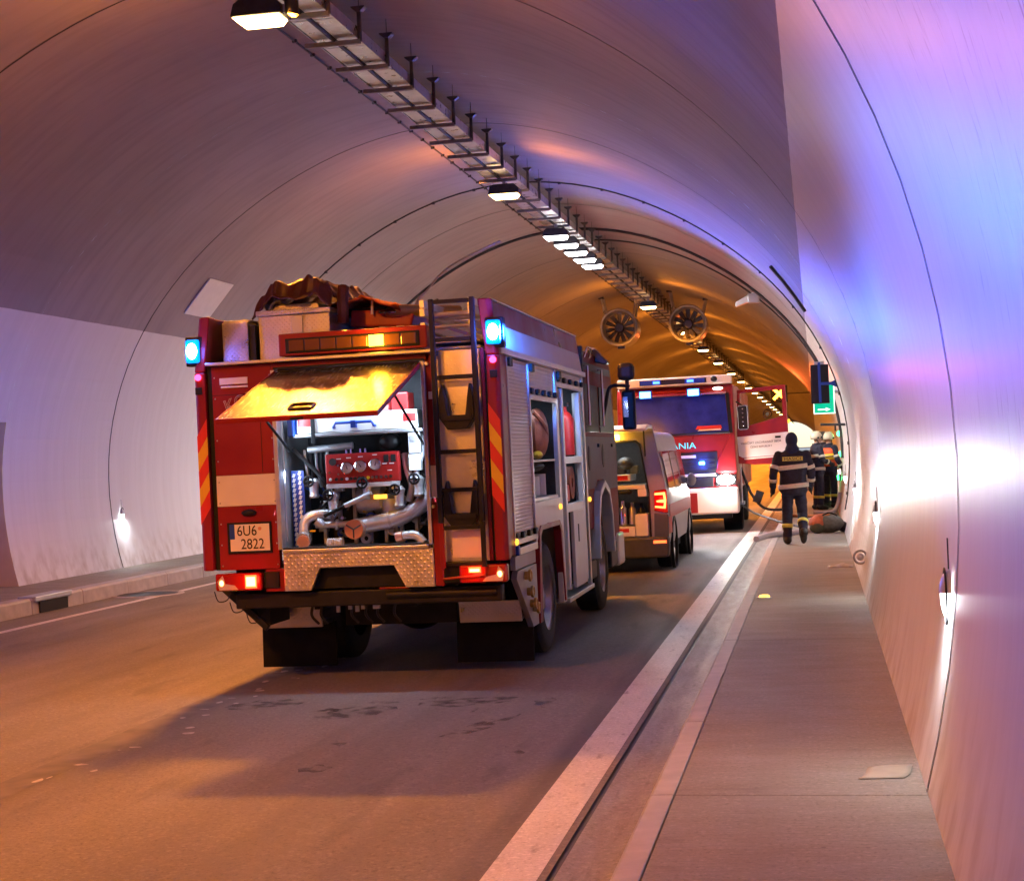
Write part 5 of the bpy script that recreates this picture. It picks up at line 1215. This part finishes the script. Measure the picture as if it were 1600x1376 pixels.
# roof beacons
V("roof_bar", MB().box(-.65, .65, .9, 1.2, 2.12, 2.20), M['black'], .02)
V("amber_flasher", MB().box(-.02 - .14 + .25, -.02 + .14 + .09, -1.0, -.94, 2.03, 2.10) if False else MB().box(.13, .29, -.06, -.012, 1.975, 2.06), emit('van_flasher_glow', (1, .6, .06), 45), .01)
lamp("amber_light", 'POINT', 12, AMBER, (.21, -.16, 2.0), VN, .05)
V("blue_light_bar", MB().box(.30, .62, 1.25, 1.45, 2.12, 2.20), M['lens_blue'], .02)
V("blue_light_bar", MB().box(-.62, -.30, 1.25, 1.45, 2.12, 2.20), M['lens_blue'], .02)
V("strobe", MB().ell((.46, 1.22, 2.16), (.05, .02, .02)), M['e_blue2'], 0, True)

# ------------------------------------------------------------------ the second fire engine, nose to the camera (local: x right in the picture, y away)
SX = -2.90
S2 = tag(empty("fire_engine", (SX, 33.3, road_z(SX) + .004), (0, -math.atan(ROAD_S), 0)),
         "red fire engine facing the camera with headlights on and its cab door open", "fire engine")
def G(name, mb, m, bevel=.006, smooth=False, parent=None): return mb.build(name, m, parent or S2, smooth=smooth, bevel=bevel)
G("cab_body", MB().prism([(.04, .86), (.0, 1.3), (.0, 2.05), (.10, 2.93), (.20, 3.14), (2.6, 3.16), (2.6, .86)], 'x', -1.24, 1.24), M['red'], .05)
G("superstructure", MB().box(-1.25, 1.25, 2.7, 7.2, .90, 3.10), M['red'], .03)
G("windscreen", MB().add([(-1.10, -.012, 2.12), (1.12, -.012, 2.12), (1.07, .088, 2.93), (-1.05, .088, 2.93)], [(0, 1, 2, 3)]), mat('strobe_blue_glazing', (.02, .035, .30), .09, 0, .45, 2.4), 0)  # blue strobe light on the screen is painted into the glazing colour
G("a_pillar", MB().add([(1.12, -.016, 2.1), (1.20, .0, 2.1), (1.15, .09, 2.95), (1.08, .084, 2.95)], [(0, 1, 2, 3)]), M['black'], 0)
G("windscreen_seal", MB().tube([(-1.10, -.014, 2.11), (1.13, -.014, 2.11)], .022, 6).tube([(-1.06, .086, 2.94), (1.08, .086, 2.94)], .018, 6), M['black'], 0)
G("dash_paper", MB().add([(.42, -.02, 2.20), (.98, -.02, 2.20), (.96, -.012, 2.27), (.46, -.012, 2.27)], [(0, 1, 2, 3)]), M['redd'], 0)
G("dash_paper", MB().add([(.46, -.024, 2.165), (.96, -.024, 2.165), (.94, -.02, 2.198), (.50, -.02, 2.198)], [(0, 1, 2, 3)]), M['cream'], 0)
for x0, x1 in ((-.9, -.1), (-.05, .8)): G("wiper", MB().tube([(x0, -.03, 2.09), ((x0 + x1) / 2, -.035, 2.13), (x1, -.03, 2.12)], .012, 6), M['black'], 0)
G("sun_visor", MB().prism([(-.06, 2.93), (-.10, 2.97), (.12, 3.02), (.10, 2.95)], 'x', -1.08, 1.10), M['red'], .01)
for x in (-.60, .42):
    s_ = empty("strobe", (x, -.06, 2.985), parent=S2)
    MB().box(-.14, .14, -.06, .03, -.09, .09).build("strobe_case", M['lens_blue'], s_, bevel=.015)
    MB().box(-.115, .115, -.075, -.061, -.065, .065).build("strobe_lens", M['e_blue2'], s_, bevel=.01)
for x in (.42, -.60): lamp("strobe_light", 'SPOT', 420, BLUE, (x, -.16, 2.985), S2, .06, aim=(.05, -1, .62), angle=84, blend=1.)
lb = empty("light_bar", (0, 0, 0), parent=S2)
MB().box(-1.2, 1.22, -.02, .40, 3.15, 3.33).build("bar_body", M['white'], lb, bevel=.02)
MB().box(-.72, .70, -.03, -.021, 3.185, 3.29).build("bar_lens", mat('bar_smoked', (.02, .02, .05), .15, 0, .05), lb)
for x0, x1 in ((-.70, -.26), (.24, .66)): MB().box(x0, x1, -.042, -.031, 3.19, 3.285).build("blue_module", M['lens_blue'], lb, bevel=.006)
for x in (-.36, .36): MB().box(x - .07, x + .07, -.05, -.043, 3.21, 3.265).build("lit_module", emit('bar_module_glow', (.05, .18, 1.0), 5), lb)
for x in (-.36, .36): lamp("bar_light", 'SPOT', 760, BLUE, (x, -.08, 3.26), lb, .08, aim=(.1, -1, 1.1), angle=120, blend=1.)
MB().ell((.86, -.05, 3.25), (.07, .05, .06), 14, 8).build("spot_lamp", M['black'], lb, smooth=True)
G("roof_lamp", MB().ell((.93, -.05, 3.045), (.11, .05, .035)), emit('roof_lamp_glow', (1, .9, .75), 6), 0, True)
for i in range(4): G("grille_bar", MB().box(-.95, .80, -.03, .0, 1.20 + i * .11, 1.26 + i * .11), M['black'] if i else M['silver'], .008)
G("grille_panel", MB().box(-1.0, .85, -.015, -.0, 1.16, 1.72), M['chassis'], 0)
G("chrome_strip", MB().box(-.60, .40, -.04, -.031, 1.60, 1.66), M['silver'], .006)
text("lettering", "SCANIA", .185, (.02, -.012, 1.86), (PI / 2, 0, 0), emit('lettering_glow', (.12, .75, .85), .9), S2, sx=1.2, extrude=.008)  # letters glow by emission, standing in for the light they reflect
G("grille_strobe", MB().box(.46, .58, -.06, -.03, 1.45, 1.52), M['e_blue2'], .01)
lamp("grille_strobe_light", 'POINT', 40, BLUE, (.52, -.2, 1.48), S2, .04)
for x in (-1.0, 1.0):
    hl_ = empty("headlight", (x, 0, 1.10), parent=S2)
    MB().prism([(-.22, -.12), (.22, -.10), (.23, .12), (-.20, .14)], 'y', -.03, .02).build("housing", M['black'], hl_, bevel=.02)
    MB().ell((.0, -.03, .01), (.19, .06, .105), 16, 10).build("lens", M['e_white'], hl_, smooth=True)
    lamp("headlight_spill", 'POINT', 60, (1, .96, .9), (0, -.26, -.02), hl_, .06)
    lamp("headlight_beam", 'SPOT', 430, (1, .96, .88), (0, -.12, .01), hl_, .12, aim=(.05, -1, .045), angle=46, blend=1.)
G("air_dam", MB().box(-1.0, .74, -.04, .0, .98, 1.16), M['chassis'])
G("bumper", MB().prism([(-1.25, .40), (1.25, .40), (1.27, .62), (1.25, .95), (-1.25, .95), (-1.27, .62)], 'y', -.16, .30), M['white'], .04)
G("bumper_red", MB().box(-.98, .40, -.175, -.161, .44, .86), M['red'], .01)
G("lower_valance", MB().box(-1.1, 1.1, -.06, .2, .30, .41), M['black'], .02)
G("corner_panel", MB().prism([(.80, 1.27), (1.24, 1.27), (1.24, 2.06), (1.14, 2.06), (.86, 1.55)], 'y', -.02, .03), M['red'], .02)
G("side_skirt", MB().box(1.10, 1.25, .75, .98, .45, .95), M['black'], .02)
for x in (-1.04, 1.04): wheel(x, 1.45, .50, .32, S2, 1 if x > 0 else -1); wheel(x, 5.4, .50, .32, S2, 1 if x > 0 else -1)
G("front_axle", MB().tube([(-1.0, 1.45, .5), (1.0, 1.45, .5)], .08, 8), M['chassis'], 0)
G("frame", MB().box(-.5, .5, .3, 7.0, .5, .9), M['chassis'])
G("fender", MB().lathe([(.86, .56), (1.24, .56), (1.25, .60), (.86, .60)], 'x', (0, 1.45, .52), 24), M['black'], 0, True)
# open cab door, outer face to the camera
dr = empty("door", (1.27, .34, 0), (0, 0, math.radians(-4)), parent=S2)
def D(name, poly, m, y0=-.035, y1=.035, bevel=.008): return MB().prism(poly, 'y', y0, y1).build(name, m, dr, bevel=bevel)
D("door_frame", [(.0, 1.44), (.34, 1.40), (.86, 1.40), (1.06, 1.50), (1.08, 2.05), (1.06, 3.06), (.04, 3.0), (.04, 2.92), (.98, 2.965), (.985, 2.40), (.10, 2.19), (.10, 2.92), (.04, 2.92), (.0, 2.1)], M['red'])
D("window_pane", [(.11, 2.20), (.984, 2.41), (.978, 2.962), (.11, 2.925)], M['clear'], -.008, .008, 0)
D("white_panel", [(.0, 2.00), (1.075, 2.06), (1.075, 1.60), (.94, 1.585), (.10, 1.555), (.02, 1.6)], M['white'], -.0395, -.0355, 0)
D("film_stripe", [(.12, 1.545), (.94, 1.575), (.88, 1.54), (.14, 1.51)], M['cream'], -.0395, -.0355, 0)
text("lettering", "HASIČSKÝ ZÁCHRANNÝ SBOR", .062, (.50, -.042, 1.865), (PI / 2, -.03, 0), M['ink'], dr)
text("lettering", "ČESKÉ REPUBLIKY", .058, (.50, -.042, 1.775), (PI / 2, -.03, 0), M['ink'], dr)
MB().ring((.66, -.0, 2.46), .085, .010, 'y', 20, 6).build("window_sticker", M['dark'], dr)
MB().ell((.66, -.004, 2.46), (.05, .008, .05), 12, 6).build("window_sticker", M['grey'], dr)
MB().tube([(.02, -.04, 2.75), (.08, -.14, 2.72), (.16, -.18, 2.66)], .018, 6).build("mirror_arm", M['black'], dr)
MB().box(.05, .28, -.24, -.17, 2.15, 2.66).build("mirror", M['chassis'], dr, bevel=.03)
MB().tube([(.06, -.245, 2.18), (.06, -.245, 2.63), (.09, -.245, 2.655), (.24, -.245, 2.655), (.27, -.245, 2.63), (.27, -.245, 2.18), (.24, -.245, 2.155), (.09, -.245, 2.155), (.06, -.245, 2.18)], .013, 6).build("mirror_rim", M['chrome'], dr)
for i in range(5): MB().ell((.165, -.242, 2.23 + i * .09), (.02, .008, .012), 8, 6).build("mirror_stud", M['chrome'], dr)
MB().box(.80, .92, -.05, -.036, 1.94, 1.985).build("door_handle", M['black'], dr)
MB().ell((1.10, 0, 2.28), (.03, .03, .05), 10, 6).build("door_marker", M['e_drop'], dr)
# steps and gear hanging below the door
G("step_tube", MB().tube(smooth_path([(1.30, .5, 1.35), (1.40, .45, 1.05), (1.52, .4, .75), (1.75, .35, .48), (2.05, .3, .42), (2.3, .2, .46)]), .03, 8), M['black'], 0, True)
G("hanging_box", MB().add([(1.52, .3, .62), (1.68, .3, .56), (1.78, .3, .80), (1.62, .3, .86), (1.52, .4, .62), (1.68, .4, .56), (1.78, .4, .80), (1.62, .4, .86)], [(0, 1, 2, 3), (7, 6, 5, 4), (0, 4, 5, 1), (1, 5, 6, 2), (2, 6, 7, 3), (3, 7, 4, 0)]), M['chassis'], .01)
G("cab_step", MB().box(1.2, 1.34, .5, 1.0, .55, .62), M['alu_d'], .01); G("cab_step", MB().box(1.2, 1.32, .5, 1.0, .95, 1.0), M['alu_d'], .01)
G("step_rail", MB().tube([(1.30, .45, .6), (1.30, .45, 1.4)], .02, 8), M['alu'], 0)
# ------------------------------------------------------------------ firefighters
def limb(mb, pts, rad, n=14):                     # tapered limb with rounded ends
    mb.tube(pts, rad, n)
    for p, r in ((pts[0], rad[0]), (pts[-1], rad[-1])): mb.ell(p, (r, r, r), 12, 8)
    for p, r in zip(pts[1:-1], rad[1:-1]): mb.ell(p, (r * 1.01, r * 1.01, r * 1.01), 12, 8)
def torso(mb, secs, n=20):                         # stacked ellipses (cx, cy, z, rx, ry)
    o = []
    for cx, cy, z, rx, ry in secs: o += [(cx + rx * math.cos(2 * PI * j / n), cy + ry * math.sin(2 * PI * j / n), z) for j in range(n)]
    k = len(secs)
    mb.add(o, [(i * n + j, i * n + (j + 1) % n, (i + 1) * n + (j + 1) % n, (i + 1) * n + j) for i in range(k - 1) for j in range(n)] + [tuple(range(n - 1, -1, -1)), tuple(range((k - 1) * n, k * n))])
def band(p0, p1, r0, r1, m, name, parent, w=.055, t=.5, flat=1.0):
    a, b = Vector(p0), Vector(p1); d = (b - a); L = d.length; d.normalize(); c = a + d * L * t; r = (r0 + (r1 - r0) * t) + .010
    o = MB().tube([c - d * w / 2, c + d * w / 2], r, 20, cap=False).build(name, m, parent, smooth=True)
    s = o.modifiers.new("s", 'SOLIDIFY'); s.thickness = .004
    return o
def hand(parent, wrist, dirv, side, m, scale=1.0):
    d = Vector(dirv).normalized(); sidev = Vector((0, 1, 0)) if abs(d.y) < .8 else Vector((0, 0, 1))
    nrm = d.cross(sidev).normalized(); sidev = nrm.cross(d).normalized(); w0 = Vector(wrist); s = scale
    mb = MB(); limb(mb, [w0, w0 + d * .05 * s, w0 + d * .095 * s], [.034 * s, .043 * s, .040 * s], 12)
    for i, (off, L) in enumerate(((-.033, .070), (-.011, .082), (.011, .077), (.032, .060))):
        b = w0 + d * .095 * s + sidev * off * s; k1 = b + d * L * .5 * s + nrm * .006 * side; k2 = b + (d * L * .88 + nrm * .024 * side) * s
        limb(mb, [b - d * .02, k1, k2], [.0125 * s, .0115 * s, .0095 * s], 8)
    b = w0 + d * .035 * s - sidev * .038 * s
    limb(mb, [b, b + (d * .035 - sidev * .022) * s, b + (d * .068 - sidev * .018 + nrm * .012 * side) * s], [.014 * s, .013 * s, .010 * s], 8)
    return mb.build("glove", m, parent, smooth=True)
def firefighter(loc, rz, label, H=1.84, legs=None, arms=None, head_turn=0., helmet=None, hood=False, vest=False, group=None, lettering=False, scale_w=1.0):
    root = tag(empty("person", loc, (0, 0, rz)), label, "person", group)
    k = H / 1.84; S = lambda p: tuple(c * k for c in p)
    legs = legs or (((-.11, 0, .93), (-.13, .02, .50), (-.14, -.01, .10)), ((.11, 0, .93), (.13, .02, .50), (.14, -.01, .10)))
    arms = arms or (((-.215, 0, 1.47), (-.29, -.03, 1.18), (-.30, .06, .93)), ((.215, 0, 1.47), (.29, -.03, 1.18), (.30, .06, .93)))
    mb = MB()
    torso(mb, [tuple(c * k for c in q) for q in ((0, 0, .80, .19, .135), (0, 0, .88, .235, .165), (0, 0, 1.0, .225, .16), (0, 0, 1.12, .215, .15), (0, 0, 1.28, .235, .155), (0, 0, 1.40, .245, .15), (0, 0, 1.47, .225, .125), (0, 0, 1.53, .14, .10), (0, .0, 1.57, .075, .075))])
    LR = [.105 * k, .088 * k, .075 * k]; AR = [.078 * k, .068 * k, .056 * k]
    for hip, kn, an in legs: limb(mb, [S(hip), S(kn), S(an)], LR)
    for sh, el, wr in arms: limb(mb, [S(sh), S(el), S(wr)], AR)
    # neck and head with a face
    ht = head_turn; hc = Vector((0, .02, 1.69)) * k
    def hv(x, y, z): return tuple(hc + Vector((x * math.cos(ht) - y * math.sin(ht), x * math.sin(ht) + y * math.cos(ht), z)) * k)
    limb(mb, [S((0, 0, 1.52)), S((0, .015, 1.62))], [.065 * k, .058 * k])
    mb.ell(hv(0, 0, .02), (.080 * k, .092 * k, .108 * k), 18, 12); mb.ell(hv(0, .025, -.055), (.058 * k, .065 * k, .06 * k), 14, 9)
    mb.ell(hv(0, .105, -.005), (.014 * k, .022 * k, .024 * k), 8, 6)
    for s in (-1, 1): mb.ell(hv(s * .082, -.005, .0), (.012 * k, .02 * k, .032 * k), 8, 6)
    # boots
    feet = []
    for hip, kn, an in legs:
        a = Vector(S(an)); sh = a - Vector(S(kn)); sh.normalize()
        f = Vector((0, 1, 0)); toe = (f - sh * f.dot(sh)).normalized(); heel = a + sh * .040 * k
        mb.tube([a - sh * .02, a + sh * .06 * k], [.074 * k, .072 * k], 12)
        limb(mb, [tuple(heel - toe * .05 * k), tuple(heel + toe * .07 * k), tuple(heel + toe * .16 * k)], [.064 * k, .062 * k, .050 * k], 12); feet.append((a, sh))
    raw = mb.build("raw_body", M['navy'])
    r = raw.modifiers.new("remesh", 'REMESH'); r.mode = 'VOXEL'; r.voxel_size = .015; r.use_smooth_shade = True
    sm = raw.modifiers.new("smooth", 'SMOOTH'); sm.iterations = 4; sm.factor = .5
    dg = bpy.context.evaluated_depsgraph_get(); me = bpy.data.meshes.new_from_object(raw.evaluated_get(dg)); bpy.data.objects.remove(raw)
    # folds in the suit cloth
    for v in me.vertices:
        if v.co.z < 1.5 * k:
            n = noise.noise(Vector((v.co.x * 9, v.co.y * 9, v.co.z * 16)) + Vector((rz, 0, 0))) * .010
            v.co += v.normal * n
    me.materials.clear()
    for m in (M['navy'], M['skin'], M['boot']): me.materials.append(m)
    for p in me.polygons:
        c = p.center; mi = 0
        if (Vector(c) - hc).length < .16 * k and c.z > 1.575 * k: mi = 1
        for a, sh in feet:
            if (Vector(c) - a).dot(sh) > -.02 * k and (Vector(c) - a).length < .30: mi = 2
        p.material_index = mi; p.use_smooth = True
    body = bpy.data.objects.new("body", me); C.objects.link(body); body.parent = root
    # eyes, brows and mouth on the face
    for s in (-1, 1): MB().ell(hv(s * .032, .083, .025), (.011, .006, .008), 8, 6).build("eye", M['ink'], root)
    MB().ell(hv(0, .088, -.062), (.024, .008, .005), 8, 6).build("mouth", mat('lips', (.30, .10, .09), .5, 0, .05), root)
    # reflective bands
    def ring_(z, rx, ry, h, m, nm="reflective_band"):
        n = 28; tilt = .02
        mb2 = MB()
        for zz in (z - h / 2, z + h / 2): mb2.v += [(rx * math.cos(2 * PI * j / n) * k, ry * math.sin(2 * PI * j / n) * k, (zz + tilt * math.cos(2 * PI * j / n)) * k) for j in range(n)]
        mb2.f = [(j, (j + 1) % n, n + (j + 1) % n, n + j) for j in range(n)]
        o = mb2.build(nm, m, root, smooth=True); o.modifiers.new("s", 'SOLIDIFY').thickness = .006
    if not vest:
        ring_(1.265, .249, .170, .075, M['refl']); ring_(.955, .250, .181, .075, M['refl'])
    else:
        n = 24; mb2 = MB()
        for z, rx, ry in ((1.02, .240, .178), (1.15, .237, .170), (1.28, .250, .175), (1.40, .256, .168), (1.47, .215, .138)):
            mb2.v += [(rx * math.cos(2 * PI * j / n) * k, ry * math.sin(2 * PI * j / n) * k, z * k) for j in range(n)]
        mb2.f = [(i * n + j, i * n + (j + 1) % n, (i + 1) * n + (j + 1) % n, (i + 1) * n + j) for i in range(4) for j in range(n)]
        mb2.build("vest", mat('fluorescent_vest', (.75, .10, .02), .6, 0, .1, 20), root, smooth=True).modifiers.new("s", 'SOLIDIFY').thickness = .008
        ring_(1.24, .262, .188, .15, M['yel'], "vest_band"); ring_(1.245, .266, .192, .03, M['ink'], "vest_print")
    for sh, el, wr in arms:
        band(S(sh), S(el), AR[0], AR[1], M['refl'], "reflective_band", root, .06, .72)
        band(S(el), S(wr), AR[1], AR[2], M['refl'], "reflective_band", root, .055, .55)
    for hip, kn, an in legs: band(S(kn), S(an), LR[1], LR[2], M['refly'], "reflective_band", root, .065, .50)
    for i, (sh, el, wr) in enumerate(arms): hand(root, S(wr), Vector(S(wr)) - Vector(S(el)), 1 if i else -1, M['black'], k)
    ring_(1.535, .115, .105, .07, M['navy'], "collar")
    if helmet:
        hm = empty("helmet", tuple(hc), (0, 0, ht), parent=root)
        mb2 = MB(); n = 24
        for zz, rr in ((-.055, 1.02), (.0, 1.06), (.05, 1.0), (.10, .80), (.135, .48), (.148, .1)): mb2.v += [(rr * .118 * math.cos(2 * PI * j / n), -.015 + rr * .140 * math.sin(2 * PI * j / n), zz + .035 + (.035 if zz < 0 and math.sin(2 * PI * j / n) > .3 else 0)) for j in range(n)]
        mb2.f = [(i * n + j, i * n + (j + 1) % n, (i + 1) * n + (j + 1) % n, (i + 1) * n + j) for i in range(5) for j in range(n)] + [tuple(5 * n + j for j in range(n))]
        mb2.build("shell", helmet, hm, smooth=True).modifiers.new("s", 'SOLIDIFY').thickness = .006
        MB().prism([(-.015, .17), (.015, .17), (.02, .19), (-.02, .19)], 'y', -.12, .10).build("crest", helmet, hm, bevel=.004)
        MB().ell((0, .10, .035), (.095, .045, .035), 14, 8).build("visor", M['dark'], hm, smooth=True)
        MB().tube([(-.10, -.02, -.02), (-.07, .03, -.10), (0, .055, -.125), (.07, .03, -.10), (.10, -.02, -.02)], .008, 6).build("chin_strap", M['black'], hm)
        MB().cyl((.11, .02, .02), (.15, .02, .02), .022, 10).build("helmet_torch", M['black'], hm)
    if hood:
        mb2 = MB(); mb2.ell(tuple(hc + Vector((0, -.012, .02)) * k), (.100 * k, .112 * k, .128 * k), 18, 12)
        limb(mb2, [tuple(hc + Vector((0, -.03, -.06)) * k), S((0, -.02, 1.54))], [.085 * k, .115 * k], 16)
        mb2.build("hood", mat('hood_cloth', (.012, .018, .06), .8, 0, .2, 18, bump=.4), root, smooth=True)
    if lettering:
        pn = MB().box(-.165 * k, .165 * k, -.166 * k, -.158 * k, 1.365 * k, 1.435 * k).build("back_patch", M['refly'], root, bevel=.003)
        t = text("lettering", "HASIČI", .074 * k, (0, -.170 * k, 1.397 * k), (PI / 2, 0, 0), M['ink'], root, sx=1.22)
    return root
walk = (((-.10, .02, .93), (-.115, .09, .50), (-.13, .06, .10)), ((.10, 0, .93), (.125, .10, .50), (.125, -.22, .205)))
wa = (((-.225, 0, 1.46), (-.315, -.05, 1.19), (-.335, .02, .95)), ((.225, 0, 1.46), (.30, .04, 1.18), (.285, .16, .96)))
P_Z = .149
firefighter((-.40, 26.25, P_Z), math.radians(2), "firefighter in navy suit with yellow bands walking away along the pavement", 1.85, walk, wa, hood=True, lettering=True)
a1 = (((-.215, 0, 1.47), (-.28, .06, 1.18), (-.12, .26, 1.14)), ((.215, 0, 1.47), (.28, .04, 1.18), (.14, .26, 1.10)))
a2 = (((-.215, 0, 1.47), (-.29, .05, 1.19), (-.20, .26, 1.08)), ((.215, 0, 1.47), (.29, .02, 1.18), (.26, .18, .98)))
gl = "firefighters standing by the right wall"
firefighter((.0, 39.6, P_Z), math.radians(-70), "firefighter with a pale helmet and dark jacket standing left in the group by the wall", 1.92, arms=a1, head_turn=math.radians(-15), helmet=M['helm'], group=gl)
firefighter((.30, 40.6, P_Z), math.radians(-50), "firefighter in an orange and yellow vest standing by the right wall", 1.90, arms=a2, head_turn=math.radians(10), helmet=M['helm'], vest=True, group=gl)
firefighter((.16, 43.2, P_Z), math.radians(-80), "firefighter with a dark helmet half hidden behind the one in the vest", 1.93, head_turn=math.radians(20), helmet=M['helmd'], group=gl)

# ------------------------------------------------------------------ gear on the ground
def hose(name, pts, r, m, label, flat=None):
    mb = MB().tube(smooth_path(pts, 8), r, 10)
    if flat:
        mb.v = [(x, y, .150 + (z - .150) * flat if z < .5 else z) for x, y, z in mb.v]
    o = mb.build(name, m, smooth=True); return tag(o, label, "hose")
wh = mat('white_hose_canvas', (.62, .58, .60), .75, 0, .12, 40, bump=.3, bscale=200)
hose("fire_hose", [(-1.1, 27.6, .17), (-.85, 28.3, .20), (-.5, 28.9, .19), (-.2, 29.6, .19), (.0, 30.6, .19), (-.1, 31.8, .19)], .055, wh, "white hose crossing the kerb in front of the walking firefighter's feet")
hose("fire_hose", [(-.05, 32.6, .20), (.1, 32.0, .25), (.22, 31.3, .28), (.34, 30.8, .26), (.42, 30.4, .2)], .055, wh, "white hose arching over the pavement behind the grey bag")
hose("fire_hose", [(-.1, 37.2, .18), (.1, 36.6, .2), (.3, 37.0, .2), (.42, 37.8, .3), (.5, 38.0, .6)], .045, wh, "white hose curling at the feet of the standing firefighters")
hose("fire_hose", [(-.6, 36.0, .18), (-.3, 35.6, .18), (.05, 35.8, .18), (.2, 36.2, .18)], .035, mat('orange_hose', (.6, .18, .05), .6, 0, .1), "thin orange hose on the pavement before the standing firefighters")
hose("hydraulic_hose", [(-1.6, 33.5, .55), (-1.3, 32.8, .40), (-.9, 31.8, .30), (-.5, 30.9, .22), (-.2, 30.3, .19)], .022, M['black'], "thin dark red cable running from the open cab door to the pavement")
bag = tag(empty("equipment_bag", (.12, 29.3, .148)), "grey and orange equipment bag lying on the pavement by the wall", "bag")
mb = MB(); mb.ell((.05, 0, .15), (.30, .22, .16), 20, 12); raw = mb.build("bag_body", M['grey'], bag, smooth=True)
for v in raw.data.vertices:
    v.co += v.normal * .03 * noise.noise(v.co * 7); v.co.z = max(v.co.z, .002)
mb = MB(); mb.ell((-.16, -.06, .17), (.17, .18, .15), 18, 12); raw = mb.build("bag_flap", mat('dull_orange_fabric', (.45, .12, .05), .8, 0, .4, 9, bump=.4), bag, smooth=True)
for v in raw.data.vertices:
    v.co += v.normal * .04 * noise.noise(v.co * 8 + Vector((3, 1, 0))); v.co.z = max(v.co.z, .004)
MB().ell((-.17, -.16, .11), (.14, .10, .11), 16, 10).build("side_pocket", mat('olive_fabric', (.07, .075, .045), .8, 0, .3, 12, bump=.4), bag, smooth=True)
MB().tube(smooth_path([(-.1, -.05, .30), (.05, -.12, .37), (.2, -.05, .31)]), .014, 8).build("handle", M['black'], bag)
MB().ell((.30, .0, .10), (.09, .12, .10), 14, 9).build("end_pocket", M['black'], bag, smooth=True)
